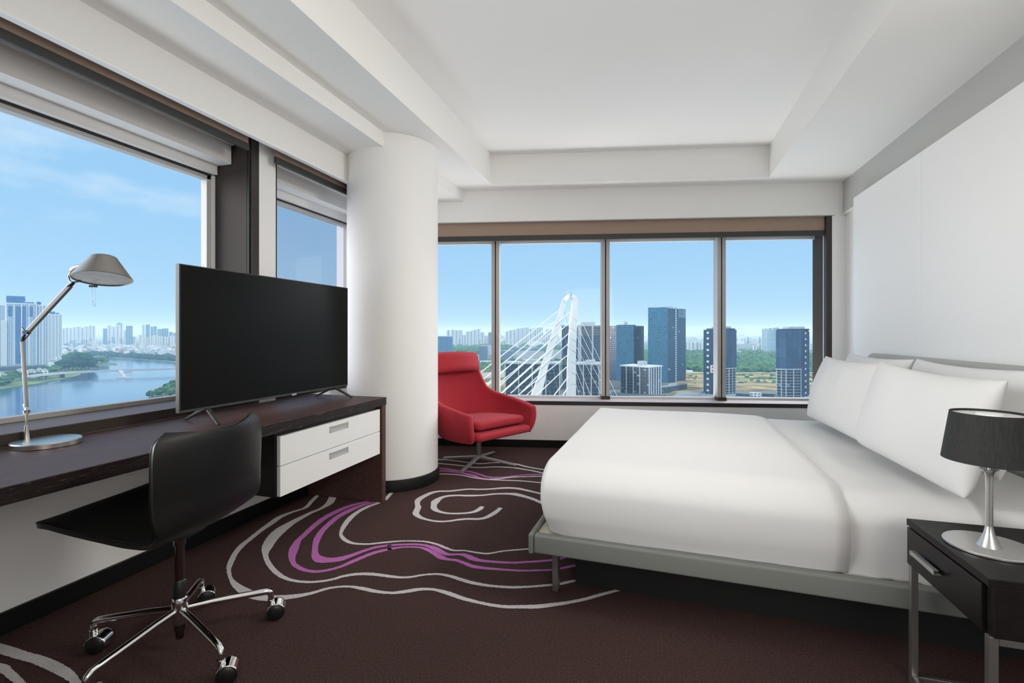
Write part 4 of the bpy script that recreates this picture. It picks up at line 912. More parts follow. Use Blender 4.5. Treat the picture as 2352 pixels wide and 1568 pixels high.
patch([(1690, 869), (1775, 867), (1775, 874), (1690, 876)], 1.9, K['grass'], 'field_strip', 'green strip in the dry field')
patch([(1575, 856), (1900, 855), (1900, 858.5), (1575, 859.5)], 2.0, K['sand'], 'dirt_track', 'far dirt track edging the scrub')
patch([(1575, 873), (1900, 872.5), (1900, 874.6), (1575, 875.4)], 2.1, K['sand'], 'dirt_track', 'middle dirt track across the dry field')
patch([(1575, 883.5), (1900, 883), (1900, 886), (1575, 886.6)], 2.2, K['sand'], 'dirt_track', 'near dirt track across the dry field')
patch([(1560, 902), (1900, 899), (1960, 960), (1480, 960)], 2.0, K['asphalt'], 'site_yard', 'pale yard at the feet of the unfinished towers')
patch([(1572, 925), (1592, 925), (1626, 893), (1618, 893)], 2.4, K['asphalt'], 'access_road', 'pale road running up to the unfinished tower')
patch([(1000, 838), (1160, 836), (1200, 900), (1000, 905)], 1.6, K['grass'], 'open_land', 'open green and sandy land beyond the armchair')
patch([(1090, 858), (1162, 855), (1165, 868), (1090, 872)], 1.9, K['sand'], 'sand_lot', 'sandy lot beyond the armchair')
patch([(1100, 880), (1160, 876), (1160, 890), (1100, 894)], 1.9, K['dry'], 'dry_lot', 'dry lot beyond the armchair')

FOOT = []
def clear_of(x, y, r, extra=0):
    return all((x - fx) ** 2 + (y - fy) ** 2 > (r + fr) ** 2 for fx, fy, fr in FOOT)
def axes(px, d):
    p = at(px, YH, d); return p, math.atan2(p[1], p[0]) - math.pi / 2

def tower(name, label, px0, px1, ytop, ybase, deep, m, twist=0, group=None, dist=None, roof=True, cat='building', bury=2):
    d = dist or depth_g(ybase); pxc = (px0 + px1) / 2
    w = (px1 - px0) / F_PX * d * math.cos(math.atan((pxc - CX) / F_PX)); zt = CAM_H + (YH - ytop) * d / F_PX
    p, rz = axes(pxc, d + deep / 2); rz += R(twist)
    if not twist: w *= 1.10 if (dist or 0) > 2900 else 0.975
    if twist:
        c, s_ = abs(math.cos(R(twist))), abs(math.sin(R(twist)))
        w = max(w * 0.25, (w - deep * s_) / c)
    h = zt - GZ
    FOOT.append((p[0], p[1], math.hypot(w, deep) / 2))
    q = MB().box(-w / 2, w / 2, -deep / 2, deep / 2, -bury + 2, h)
    if roof:
        o = thing(name, label, cat, (p[0], p[1], GZ), rz, group)
        q.build('facade', m, o, smooth=0)
        k = MB(); k.box(-w * 0.28, w * 0.22, -deep * 0.2, deep * 0.25, h, h + max(3.0, h * 0.035)); k.build('roof_plant', K['concrete'], o, smooth=0)
        k = MB()
        for a, b, c_, e_ in ((-w / 2, w / 2, -deep / 2, -deep / 2 + 0.6), (-w / 2, w / 2, deep / 2 - 0.6, deep / 2), (-w / 2, -w / 2 + 0.6, -deep / 2, deep / 2), (w / 2 - 0.6, w / 2, -deep / 2, deep / 2)):
            k.box(a, b, c_, e_, h, h + 1.4)
        k.build('parapet', K['concrete'], o, smooth=0)
    else:
        o = q.build(name, m, None, smooth=0, loc=(p[0], p[1], GZ), rz=rz); tag(o, label, cat, group)
    return o, w, h

# --- left: tall riverside towers
D1 = 1264
def white_tower(label, px0, px1, ytop, d, band=None, crown=None, side='white_tower'):
    pxc = (px0 + px1) / 2; w = (px1 - px0) / F_PX * d * math.cos(math.atan((pxc - CX) / F_PX)); h = CAM_H + (YH - ytop) * d / F_PX - GZ; deep = 34
    p, rz = axes(pxc, d + deep / 2)
    FOOT.append((p[0], p[1], math.hypot(w, deep) / 2))
    o = thing('apartment_tower', label, 'building', (p[0], p[1], GZ), rz, 'tall white towers on the river bank')
    MB().box(-w / 2, w / 2, -deep / 2, deep / 2, 0, h).build('facade', K[side], o, smooth=0)
    if band:
        for a, b, z0, z1 in band:
            MB().box(-w / 2 + a * w, -w / 2 + b * w, -deep / 2 - 0.8, -deep / 2 + 1, z0 * h, z1 * h).build('glass_bay', K['blue_band'], o, smooth=0)
    if crown:
        for a, b, z1 in crown:
            k = MB(); k.box(-w / 2 + a * w, -w / 2 + b * w, -deep / 3, deep / 3, h, h + z1); k.box(-w / 2 + a * w - 1, -w / 2 + b * w + 1, -deep / 3 - 1, deep / 3 + 1, h + z1 * 0.55, h + z1 * 0.65)
            k.build('penthouse', K['blue_band'], o, smooth=0)
    MB().box(-w / 2 - 1, w / 2 + 1, -deep / 2 - 1, deep / 2 + 1, h - 1.5, h + 1.5).build('cornice', K['white'], o, smooth=0)
    k = MB()
    for i in range(5):
        xx = -w / 2 + w * i / 4
        k.box(xx - 0.9, xx + 0.9, -deep / 2 - 1.1, -deep / 2 + 0.5, 6, h)
    k.build('pilasters', K['white'], o, smooth=0)
    return o
white_tower('tallest white riverside tower with blue glass bay, behind the lamp stem', 15, 84, 697, D1, [(0.30, 0.65, 0.06, 0.96), (0.06, 0.2, 0.80, 0.96), (0.72, 0.88, 0.80, 0.96)], [(0.0, 0.62, 20), (0.64, 0.92, 5)])
white_tower('white riverside tower joined to the right of the tallest', 84.6, 111, 701, D1 + 36, None, [(0.0, 0.35, 10)])
white_tower('pale riverside tower with cream stripe, right end of the riverside row', 111, 142, 722, 1560, None, [(0.1, 0.5, 10), (0.55, 0.8, 6)], 'white_narrow')
white_tower('white riverside tower cut by the left edge of the window', -45, 12, 699, D1 + 60, [(0.2, 0.5, 0.1, 0.95)], None)
white_tower('lower white riverside block in front of the leftmost tower', 3, 15, 736, D1 - 30, None, None, 'white_narrow')
o, w, h = tower('podium', 'long dark podium under the riverside towers', -60, 113, 843.5, 853, 60, K['dark'], roof=False)
for px0, px1, yt, yb, lab in ((38, 62, 850, 862, 'white waterside pavilion left of the lamp stem foot'), (62, 84, 852, 868, 'white waterside building with dark windows'), (84, 98, 849, 867, 'tall fronted white waterside building'),
                              (96, 111, 851, 872, 'white waterside building at the bridge head'), (-20, 8, 857, 880, 'white waterside block at the window edge'), (8, 21, 864, 883, 'small white house on the near river bank')):
    tower('waterside_building', lab, px0, px1, yt, yb, 22, K['lowrise'], 6, group='white buildings along the near river bank')
for i, (px0, px1, yt, yb) in enumerate(((111, 127, 833, 846), (122, 142, 838, 850), (127, 147, 820, 836), (112, 128, 826, 838))):
    tower('waterside_block', 'pale stepped block beside the spit trees, ' + ('nearest the bridge', 'second from the bridge', 'farthest up the bank', 'against the tower foot')[i], px0, px1, yt, yb, 30, K['white'], 8, group='pale blocks behind the spit trees', roof=False)

# --- left: far skyline
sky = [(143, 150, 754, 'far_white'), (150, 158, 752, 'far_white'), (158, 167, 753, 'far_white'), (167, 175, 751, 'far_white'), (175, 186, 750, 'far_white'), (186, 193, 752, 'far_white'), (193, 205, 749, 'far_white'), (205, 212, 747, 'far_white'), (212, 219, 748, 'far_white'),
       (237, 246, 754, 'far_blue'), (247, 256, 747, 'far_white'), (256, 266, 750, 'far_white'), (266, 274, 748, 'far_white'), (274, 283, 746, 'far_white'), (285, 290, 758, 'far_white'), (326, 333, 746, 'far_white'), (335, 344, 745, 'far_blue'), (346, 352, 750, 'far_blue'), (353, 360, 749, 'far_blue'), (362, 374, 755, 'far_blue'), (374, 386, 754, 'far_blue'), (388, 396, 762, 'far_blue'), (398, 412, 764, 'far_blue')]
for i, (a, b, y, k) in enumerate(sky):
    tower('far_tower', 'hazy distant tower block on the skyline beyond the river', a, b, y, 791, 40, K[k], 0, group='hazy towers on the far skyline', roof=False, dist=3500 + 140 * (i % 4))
tower('far_tower', 'dark blue slab tower alone on the far skyline', 290, 304, 748, 775, 50, K['far_blue'], 0, dist=3300, roof=False)
o, w, h = tower('domed_tower', 'hazy tower with a dark blue dome on the far skyline', 268, 281, 746, 790, 40, K['far_white'], 0, dist=3900, roof=False)
k = MB(); k.lathe([(20, 0), (20, 6), (17, 14), (9, 20), (0, 22)], 20, (0, 0, h)); k.build('dome', K['far_blue'], o, smooth=60)
mid = [(283, 292, 773, 795, 'far_cream'), (293, 304, 771, 795, 'far_cream'), (304, 314, 773, 795, 'far_cream'), (318, 326, 769, 796, 'far_cream'), (327, 334, 769, 796, 'far_cream'), (335, 341, 774, 797, 'far_cream'), (343, 353, 771, 797, 'far_cream'), (353, 363, 769, 797, 'far_cream'), (364, 374, 772, 797, 'far_cream'), (376, 388, 773, 797, 'far_cream'), (389, 402, 771, 797, 'far_cream'), (201, 209, 785, 796, 'far_cream'), (210, 217, 784, 796, 'far_cream'), (218, 226, 784, 795, 'far_cream'), (143, 160, 789, 797, 'lowblue'), (176, 190, 788, 797, 'lowblue')]
for i, (a, b, y, yb, k) in enumerate(mid):
    tower('midrise_block', 'pale mid-rise block standing behind the riverside houses', a, b, y, yb, 40, K[k], 0, group='pale mid-rise blocks behind the houses', roof=False)
# houses on the far bank
hm = [K['white'], K['white'], K['lowrise'], K['concrete'], K['lowrise'], K['redroof'], K['lowblue'], K['white'], K['lowrise']]
protos = []
for i, mm in enumerate(hm):
    q = MB(); q.box(-9, 9, -7, 7, -1.0, 9 + 3 * (i % 3)); q.box(-4, 6, -5, 4, 9 + 3 * (i % 3), 12 + 3 * (i % 3))
    o = q.build('house', mm, None, smooth=0); tag(o, 'small pale house among many on the far river bank', 'house', 'houses on the far river bank'); protos.append(o)
rg = random.Random(11); nh = 0
for i in range(1600):
    if nh >= 290: break
    px = rg.uniform(140, 412); t_ = (px - 140) / 272
    ylo, yhi = 796.5, 812 + 12 * t_
    py = ylo + (yhi - ylo) * rg.random() ** 1.3
    p = gnd(px, py)
    if px < 215 and py > 813: py = rg.uniform(797, 811); p = gnd(px, py)
    f_ = rg.uniform(0.55, 1.15); sx_ = f_ * rg.uniform(0.7, 1.5); rr_ = math.hypot(9 * sx_, 7 * f_) * 0.9
    if not clear_of(p[0], p[1], rr_): continue
    FOOT.append((p[0], p[1], rr_))
    if nh < len(protos): o = protos[nh]
    else:
        o = protos[rg.randrange(len(protos))].copy(); C.objects.link(o)
    nh += 1
    o.location = (p[0], p[1], GZ + 1.7); o.rotation_euler = (0, 0, rg.uniform(0, 3.1)); o.scale = (sx_, f_, rg.uniform(0.6, 1.5))

# trees
def blob(q, c, r, rg, sub=1):
    bm = bmesh.new(); bmesh.ops.create_icosphere(bm, subdivisions=sub, radius=1)
    sx, sy, sz = r * rg.uniform(0.8, 1.25), r * rg.uniform(0.8, 1.25), r * rg.uniform(0.6, 0.95)
    vs = []
    for v in bm.verts:
        f_ = 1 + 0.28 * noise.noise(v.co * 1.7 + Vector(c) * 0.1) + 0.20 * noise.noise(v.co * 5.0 + Vector(c) * 0.3)
        vs.append((c[0] + v.co.x * sx * f_, c[1] + v.co.y * sy * f_, c[2] + v.co.z * sz * f_))
    fs = [tuple(v.index for v in f.verts) for f in bm.faces]
    bm.free(); q.add(vs, fs)
def tree(label, px, py, r, hh, m, seed, group=None, z=0.9):
    rg = random.Random(seed); p = gnd(px, py)
    o = thing('tree', label, 'tree', (p[0], p[1], GZ + z), 0, group)
    q = MB()
    for i in range(11):
        a = rg.uniform(0, 6.28); rr = r * rg.uniform(0, 0.75)
        blob(q, (math.cos(a) * rr, math.sin(a) * rr, hh * rg.uniform(0.45, 0.95)), r * rg.uniform(0.35, 0.6), rg, 3)
    q.build('crown', m, o, smooth=0)
    MB().tube([(0, 0, -0.5), (0, 0, hh * 0.5)], [r * 0.08, r * 0.05], 8).build('trunk', K['dark'], o)
tn = 0
for px, py, r, hh, mk in ((150, 853, 15, 26, 'tree_dark'), (158, 852, 17, 28, 'tree_dark'), (167, 851, 18, 32, 'tree_dark'), (177, 851, 19, 36, 'tree_dark'), (187, 851, 20, 38, 'tree_dark'), (196, 850, 19, 36, 'tree_dark'), (204, 849, 17, 30, 'tree_dark'), (183, 845, 20, 36, 'tree'), (172, 845, 20, 32, 'tree'), (162, 843, 18, 30, 'tree'), (195, 843, 16, 26, 'tree')):
    tree('leafy tree in the dark clump on the river spit', px, py, r, hh, K[mk], 100 + tn, 'dark trees on the river spit'); tn += 1
for px, py, r, hh in ((222, 836, 10, 16), (232, 836, 12, 18), (242, 836, 9, 20), (215, 846, 8, 9), (222, 846, 7, 8), (140, 850, 12, 16), (130, 855, 10, 14), (120, 857, 10, 13)):
    tree('pale green tree at the edge of the river spit', px, py, r, hh, K['tree'], 130 + tn, 'pale trees edging the spit'); tn += 1
for px, py, r, hh in ((22, 877, 9, 15), (30, 876, 9, 16), (47, 872, 8, 13), (74, 872, 7, 12), (90, 871, 8, 12), (12, 886, 10, 14), (3, 888, 10, 15)):
    tree('small bank tree in front of the white waterside buildings', px, py, r, hh, K['tree'], 160 + tn, 'bank trees before the waterside buildings'); tn += 1
for px, py, r, hh in ((350, 915, 6, 9), (360, 913, 6, 9), (372, 910, 7, 11), (383, 908, 9, 13), (395, 905, 9, 14), (405, 900, 10, 16), (390, 915, 8, 12), (410, 910, 10, 15)):
    tree('bright green tree on the near bank at the corner of the television', px, py, r, hh, K['tree'], 190 + tn, 'green trees on the near bank by the television', z=1.1); tn += 1
# --- river bridge
def deckp(px, py, z=GZ + 10): p = gnd(px, py, z); return (p[0], p[1], z)
t = thing('river_bridge', 'low pale road bridge across the river beyond the desk lamp', 'bridge', (*gnd(280, 862), GZ))
off = tuple(t.location)
pts = [deckp(x, y) for x, y in ((60, 866), (100, 861), (140, 857.3), (193, 854.5), (240, 852.5), (280, 851.2), (340, 849.4), (410, 847), (520, 843), (700, 836))]
pts = catmull(pts, 5)
MB(off).tube(pts, 1, rect=(6.5, 1.1)).build('deck', K['bridge'], t, smooth=0)
def rail(dx):
    q = []
    for i, p in enumerate(pts):
        a, b = Vector(pts[max(i - 1, 0)]), Vector(pts[min(i + 1, len(pts) - 1)]); tt = (b - a).normalized()
        q.append((p[0] - tt.y * dx, p[1] + tt.x * dx, p[2] + 1.8))
    return q
for dx in (-6.2, 6.2): MB(off).tube(rail(dx), 1, rect=(0.25, 0.7)).build('parapet', K['concrete'], t, smooth=0)
for px, py in ((140, 868), (193, 867.5)):
    p = gnd(px, py); MB(off).box(p[0] - 4, p[0] + 4, p[1] - 4, p[1] + 4, GZ - 2, GZ + 9).build('pier', K['dark'], t, smooth=0)
p0 = Vector((*gnd(287, 868), GZ + 1)); a = Vector(deckp(276, 852)) ; b = Vector(deckp(308, 852))
MB(off).tube([tuple(a), tuple(p0)], [1, 0.8], rect=(3, 2)).build('strut', K['concrete'], t, smooth=0)
MB(off).tube([tuple(b - Vector((0, 0, 1.5))), tuple(a.lerp(b, 0.5) - Vector((0, 0, 3.0))), tuple(a - Vector((0, 0, 1.5)))], 1, rect=(4, 1.5)).build('haunch', K['bridge'], t, smooth=0)
MB(off).box(p0.x - 12, p0.x + 12, p0.y - 7, p0.y + 7, GZ - 2, GZ + 2).build('pier_foot', K['concrete'], t, smooth=0)

# --- right: white pylon of a cable-stayed bridge
PD = 340
t = thing('cable_stayed_bridge', 'white looped pylon of a cable-stayed bridge with fanned stays', 'bridge', (*at(1290, YH, PD)[:2], GZ))
off = tuple(t.location)
def crop(u, v, d): return at(1200 + u / 5.807, 660 + v / 5.807, d)
dl = lambda v: PD - 9 * min(1, max(0, (v - 120) / 600))
path = []
for u, v, hw in ((60, 1800, 4.0), (172, 1460, 3.3), (240, 1250, 2.7), (292, 1060, 2.3), (360, 850, 2.15), (428, 640, 2.0), (486, 450, 1.8), (525, 300, 1.6), (549, 210, 1.45), (572, 158, 1.3), (604, 126, 1.2), (645, 115, 1.2), (680, 130, 1.5), (697, 175, 2.0), (697, 260, 2.25), (683, 400, 2.4), (672, 560, 2.55), (662, 740, 2.7), (653, 950, 2.75), (649, 1150, 2.85), (646, 1460, 3.0), (640, 1800, 3.1)):
    path.append((*crop(u, v, PD - 6 if u < 600 else PD + 4), hw))
path = catmull(path, 5)
fwd = Vector((-math.sin(PSI), math.cos(PSI), 0))
MB(off).tube([p[:3] for p in path], [p[3] for p in path], rect=(1.0, 1.25), up=tuple(fwd), fixed=True).build('pylon', K['pylon'], t, smooth=50, bevel=0.4)
MB(off).tube([crop(645, 118, PD), crop(645, 48, PD)], 0.25, 6).build('antenna', K['cable_grey'], t)
MB(off).tube([crop(654, 118, PD), crop(654, 80, PD)], 0.2, 6).build('antenna', K['cable_grey'], t)
def stay(u0, v0, u1, v1, d1, r, m):
    a = crop(u0, v0, PD - 3); k = 2.2 if v1 < 1200 else 1.25
    b = crop(u0 + (u1 - u0) * k, v0 + (v1 - v0) * k, PD + (d1 - PD) * k)
    MB(off).tube([a, b], r, 6).build('stay_cable', m, t)
for u0, v0, u1, v1 in ((510, 285, 0, 690), (455, 430, 0, 800), (415, 575, 0, 905), (350, 730, 0, 1020), (300, 880, 0, 1150), (255, 1030, 0, 1262), (205, 1180, 0, 1385), (165, 1330, 30, 1460)):
    stay(u0, v0, u1, v1, 318, 0.33, K['cable'])
for u0, v0, u1, v1 in ((672, 290, 0, 890), (655, 440, 0, 1035), (640, 590, 0, 1165), (630, 735, 0, 1275), (622, 885, 0, 1390), (615, 1035, 165, 1460), (610, 1190, 405, 1460), (605, 1340, 520, 1460)):
    stay(u0, v0, u1, v1, 312, 0.36, K['cable'])
for u0, v0, u1, v1 in ((735, 340, 1040, 980), (722, 490, 1040, 1135), (715, 630, 1040, 1245), (710, 775, 1040, 1405), (706, 930, 925, 1470), (705, 1085, 850, 1470), (702, 1240, 765, 1470)):
    stay(u0, v0, u1, v1, 352, 0.18, K['cable'])
for u0, v0, u1, v1 in ((560, 330, 760, 1000), (512, 478, 800, 1470), (470, 650, 730, 1470), (420, 780, 600, 1470), (375, 930, 490, 1470), (300, 1230, 390, 1470), (250, 1370, 295, 1470)):
    stay(u0, v0, u1, v1, 356, 0.13, K['cable_grey'])

# --- right: towers
def multi(name, label, pts, ytop, d, facets, extra=None, cat='building'):
    # a prism whose corners come from sight lines (pixel, depth); one mesh per facet colour
    P_ = [at(px, YH, dd)[:2] for px, dd in pts]
    cx_, cy_ = sum(p[0] for p in P_) / len(P_), sum(p[1] for p in P_) / len(P_)
    FOOT.append((cx_, cy_, max(math.hypot(p[0] - cx_, p[1] - cy_) for p in P_) + 3))
    rz = math.atan2(P_[facets[0] + 1][1] - P_[facets[0]][1], P_[facets[0] + 1][0] - P_[facets[0]][0])
    o = thing(name, label, cat, (cx_, cy_, GZ), rz)
    c, s_ = math.cos(-rz), math.sin(-rz)
    L = [((x - cx_) * c - (y - cy_) * s_, (x - cx_) * s_ + (y - cy_) * c) for x, y in P_]
    h = CAM_H + (YH - ytop) * d / F_PX - GZ
    return o, L, h
d = 870
o, L, h = multi('office_tower', 'tallest dark blue glass office tower, in the third pane', [(1489, d), (1534, d - 6), (1549, d + 6), (1575, d + 26), (1545, d + 55), (1500, d + 50)], 708, d, [0])
MB().prism(L, 0, h).build('glass_facade', K['glass_dark'], o, smooth=0)
q = MB(); q.prism([L[0], L[1], (L[1][0], L[1][1] + 6), (L[0][0], L[0][1] + 6)], 0, h + 1.5)
for v in range(len(q.v)): q.v[v] = (q.v[v][0], q.v[v][1] - 0.6, q.v[v][2])
q.build('pale_glass_face', K['glass_mid'], o, smooth=0)['label'] = 'lighter teal glass face'
q = MB(); e0 = Vector((*L[2], 0)).lerp(Vector((*L[3], 0)), 0.05); e1 = Vector((*L[2], 0)).lerp(Vector((*L[3], 0)), 0.2)
q.prism([(e0.x, e0.y - 1), (e1.x, e1.y - 1), (e1.x, e1.y + 2), (e0.x, e0.y + 2)], 0, h + 2); q.build('glass_fin', K['banded'], o, smooth=0)
q = MB(); e0 = Vector((*L[2], 0)).lerp(Vector((*L[3], 0)), 0.35); e1 = Vector((*L[3], 0))
q.prism([(e0.x, e0.y - 0.8), (e1.x, e1.y - 0.8), (e1.x, e1.y + 2), (e0.x, e0.y + 2)], h - 17, h - 1); q.build('crown_screen', K['far_blue'], o, smooth=0)
cxl, cyl = sum(p[0] for p in L) / 6, sum(p[1] for p in L) / 6
MB().box(cxl - 12, cxl + 10, cyl - 8, cyl + 8, h, h + 4).build('roof_plant', K['concrete'], o, smooth=0)
MB().tube([(L[0][0] + 14, L[0][1] + 8, h), (L[0][0] + 14, L[0][1] + 8, h + 9)], 0.3, 6).build('mast', K['cable_grey'], o)
d = 900
o, L, h = multi('office_tower', 'dark blue glass office tower left of the tallest, behind the white-roofed block', [(1400, d + 10), (1416, d), (1456, d), (1479, d + 22), (1462, d + 50), (1410, d + 50)], 748, d, [1])
MB().prism(L, 0, h).build('glass_facade', K['glass_dark'], o, smooth=0)
q = MB(); q.prism([(L[1][0], L[1][1] - 0.6), (L[2][0], L[2][1] - 0.6), (L[2][0], L[2][1] + 5), (L[1][0], L[1][1] + 5)], 0, h + 1); q.build('pale_glass_face', K['glass_mid'], o, smooth=0)['label'] = 'lighter teal glass face'
cxl, cyl = sum(p[0] for p in L) / 6, sum(p[1] for p in L) / 6
MB().box(cxl - 4, cxl + 2, cyl - 6, cyl + 2, h, h + 8).build('roof_plant', K['concrete'], o, smooth=0)
MB().box(cxl - 16, cxl + 16, cyl - 12, cyl + 10, h, h + 2.2).build('roof_screen', K['lowblue'], o, smooth=0)
# podium of the tall tower
d = 720
o, w, h = tower('podium', 'low glass podium with green panel at the foot of the tallest glass tower', 1524, 1572, 891, 912, 70, K['glasspod'], -28, dist=700)
MB().box(w * 0.05, w * 0.32, -36, -34.6, h * 0.25, h * 0.7).build('sign_panel', emat('green_sign', (0.05, 0.28, 0.18), 0.6), o, smooth=0)
# white-roofed apartment block
o, w, h = tower('apartment_block', 'white-roofed grey apartment block with white columns, in front of the glass towers', 1425, 1520, 843, 914, 30, K['resi'], -30, dist=600, roof=False)
deep = 30
k = MB(); k.box(-w / 2 - 1.2, w / 2 + 1.2, -deep / 2 - 1.2, deep / 2 + 1.2, h, h + 1.6); k.build('roof_slab', K['white'], o, smooth=0)
k = MB(); k.box(-3, 6, -4, 5, h + 1.6, h + 7); k.build('roof_plant', K['concrete'], o, smooth=0)
for i in range(4):
    xx = -w / 2 + w * (0.2, 0.45, 0.68, 1.0)[i]
    MB().box(xx - 0.45, xx + 0.45, -deep / 2 - 1.1, -deep / 2 + 0.2, 0, h).build('column', K['white'], o, smooth=0)
for i in range(5):
    yy = -deep / 2 + deep * (i + 0.5) / 5
    MB().box(w / 2 - 0.2, w / 2 + 1.1, yy - 0.9, yy + 0.9, 0, h).build('column', K['white'], o, smooth=0)
k = MB()
for i in range(1, 12): k.box(-w / 2 - 0.9, w / 2 + 0.9, -deep / 2 - 0.9, deep / 2 + 0.9, h * i / 12 - 0.25, h * i / 12 + 0.25)
k.build('floor_slabs', emat('grey_slab', (0.11, 0.13, 0.16), 0.8), o, smooth=0)
tower('apartment_podium', 'dark plinth with planted roof below the white-roofed block', 1385, 1530, 909, 925, 22, K['dark'], -12, dist=535, roof=False)
# unfinished towers wrapped in netting
def netted(label, px0, px1, ytop, ysplit, d, side):
    o, L, h = multi('unfinished_tower', label, [(px0, d + 8), (px0 + (px1 - px0) * 0.30, d), (px0 + (px1 - px0) * 0.78, d), (px1, d + 10), (px1 - 4, d + 40), (px0 + 4, d + 40)], ytop, d, [1])
    hs = CAM_H + (YH - ysplit) * d / F_PX - GZ
    def grow(f_): return [(x * f_, y * f_) for x, y in L]
    MB().prism(grow(1.02), hs, h).build('safety_net', K['net'], o, smooth=0)
    i0 = 0 if side < 0 else 2
    q = MB(); a, b = Vector((*L[i0], 0)), Vector((*L[i0 + 1], 0)); n_ = Vector((b.y - a.y, a.x - b.x, 0)).normalized() * 0.8
    q.prism([tuple((a * 1.02 + n_)[:2]), tuple((b * 1.02 + n_)[:2]), tuple((b * 0.98)[:2]), tuple((a * 0.98)[:2])], 4, h - 2); q.build('dark_net', K['net_dark'], o, smooth=0)['label'] = 'dark netting down one side'
    MB().prism(grow(0.93), 0, hs).build('core', K['shell'], o, smooth=0)
    q = MB()
    nf = int(hs / 3.9)
    for i in range(nf + 1): q.prism(grow(0.985), hs * i / nf - 0.25, hs * i / nf + 0.25)
    q.build('floor_slabs', K['concrete'], o, smooth=0)
    q = MB(); q.prism(grow(1.035), hs - 0.7, hs + 0.7); q.build('scaffold_deck', K['concrete'], o, smooth=0)
    for j in range(len(L)):
        for f_ in (0.0, 0.5):
            p = Vector((*L[j], 0)).lerp(Vector((*L[(j + 1) % 6], 0)), f_) * 0.975
            MB().box(p.x - 0.5, p.x + 0.5, p.y - 0.5, p.y + 0.5, 0, hs).build('column', K['concrete'], o, smooth=0)
    cxl, cyl = 0, 0
    MB().box(-10, 12, -8, 8, h, h + 5).build('roof_core', K['concrete'], o, smooth=0)
    MB().box(-16, 16, -12, 12, h, h + 2).build('roof_deck', K['net_dark'], o, smooth=0)
    # floor-number boards
    fr = (0.42,) if side < 0 else (0.80,)
    a, b = (Vector((*L[0], 0)), Vector((*L[1], 0))) if side < 0 else (Vector((*L[2], 0)), Vector((*L[3], 0)))
    p = a.lerp(b, 0.45) * 1.035
    for i in range(11):
        z = h * (0.955 - 0.088 * i); ang = math.atan2(b.y - a.y, b.x - a.x)
        u_ = Vector((math.cos(ang), math.sin(ang), 0)) * 1.5; n_ = Vector((u_.y, -u_.x, 0)).normalized() * 0.9
        q = MB(); q.prism([tuple((p - u_ + n_)[:2]), tuple((p + u_ + n_)[:2]), tuple((p + u_ + n_ * 0.5)[:2]), tuple((p - u_ + n_ * 0.5)[:2])], z - 1.4, z + 1.4)
        q.build('floor_board', K['white'], o, smooth=0)
    if side < 0:
        a2, b2 = Vector((*L[1], 0)), Vector((*L[0], 0)); p2 = a2.lerp(b2, 0.12) * 1.05; zb = h * 0.40
        q = MB(); q.box(p2.x - 3, p2.x + 3, p2.y - 1.6, p2.y - 1.0, zb - 5, zb + 6); sb = q.build('site_sign', K['white'], o, smooth=0)
        for dz in (-2, 3):
            q = MB(); q.tube([(p2.x, p2.y - 1.5, zb + dz), (p2.x, p2.y - 1.9, zb + dz)], 1.3, 16); q.build('red_dot', emat('red_sign', (0.7, 0.05, 0.06), 0.6), sb)
    return o
netted('blue-netted unfinished tower cut by the third window mullion', 1617, 1691, 757, 846, 690, -1)
netted('blue-netted unfinished tower beside the window jamb and pillow', 1783, 1857, 758, 848, 660, 1)
# curved banded tower
d = 2000
p, rz = axes(1769, d); w = 34 / F_PX * d; h = CAM_H + (YH - 757) * d / F_PX - GZ
o = thing('curved_tower', 'curved pale-banded glass tower behind the netted tower by the pillow', 'building', (p[0], p[1], GZ), rz)
FOOT.append((p[0], p[1], w / 2 + 4))
poly = [(w / 2 * math.cos(a), 22 * math.sin(a)) for a in [2 * math.pi * i / 40 for i in range(40)]]
MB().prism(poly, 0, h).build('facade', K['banded'], o, smooth=40)
q = MB(); n_ = 40; q.add([(x * 1.03, y * 1.03, h) for x, y in poly] + [(x * 1.06, y * 1.06, h + 15 - 12 * abs(math.sin(math.pi * i / 40)) + (x / w) * -4) for i, (x, y) in enumerate(poly)], [(i, (i + 1) % n_, n_ + (i + 1) % n_, n_ + i) for i in range(n_)])
q.build('crown', K['far_white'], o, smooth=40)
tower('tower_podium', 'dark blue low block at the foot of the curved tower', 1745, 1792, 808, 820, 60, K['dark'], -6, roof=False)
# white frame buildings near the pylon
def frame_block(label, px0, px1, ytop, d, deep, twist, cols, fl_):
    o, w, h = tower('concrete_frame', label, px0, px1, ytop, 0, deep, K['shell'], twist, dist=d, roof=False, group='dark concrete-framed blocks behind the pylon')
    MB().box(-w / 2 - 1, w / 2 + 1, -deep / 2 - 1, deep / 2 + 1, h, h + 1.8).build('roof_slab', K['concrete'], o, smooth=0)
    MB().box(-w * 0.2, w * 0.1, -deep * 0.2, deep * 0.2, h + 1.8, h + 5).build('roof_plant', K['concrete'], o, smooth=0)
    for i in range(cols):
        xx = -w / 2 + w * i / (cols - 1)
        MB().box(xx - 0.7, xx + 0.7, -deep / 2 - 0.9, -deep / 2 + 0.2, 0, h).build('column', K['concrete'], o, smooth=0)
    q = MB()
    for i in range(1, fl_): q.box(-w / 2 - 0.6, w / 2 + 0.6, -deep / 2 - 0.6, deep / 2 + 0.6, h * i / fl_ - 0.2, h * i / fl_ + 0.2)
    q.build('floor_slabs', emat('dull_slab', (0.17, 0.2, 0.22), 0.8), o, smooth=0)
    return o
frame_block('wide dark concrete block behind the left pylon leg', 1160, 1290, 836, 600, 40, -4, 5, 9)
frame_block('dark concrete block right of the pylon, below the tall frame tower', 1322, 1398, 838, 590, 40, -3, 5, 9)
o, w, h = tower('frame_tower', 'tall unfinished frame tower right behind the pylon', 1291, 1400, 749, 0, 34, K['shell'], -3, dist=760, roof=False)
q = MB()
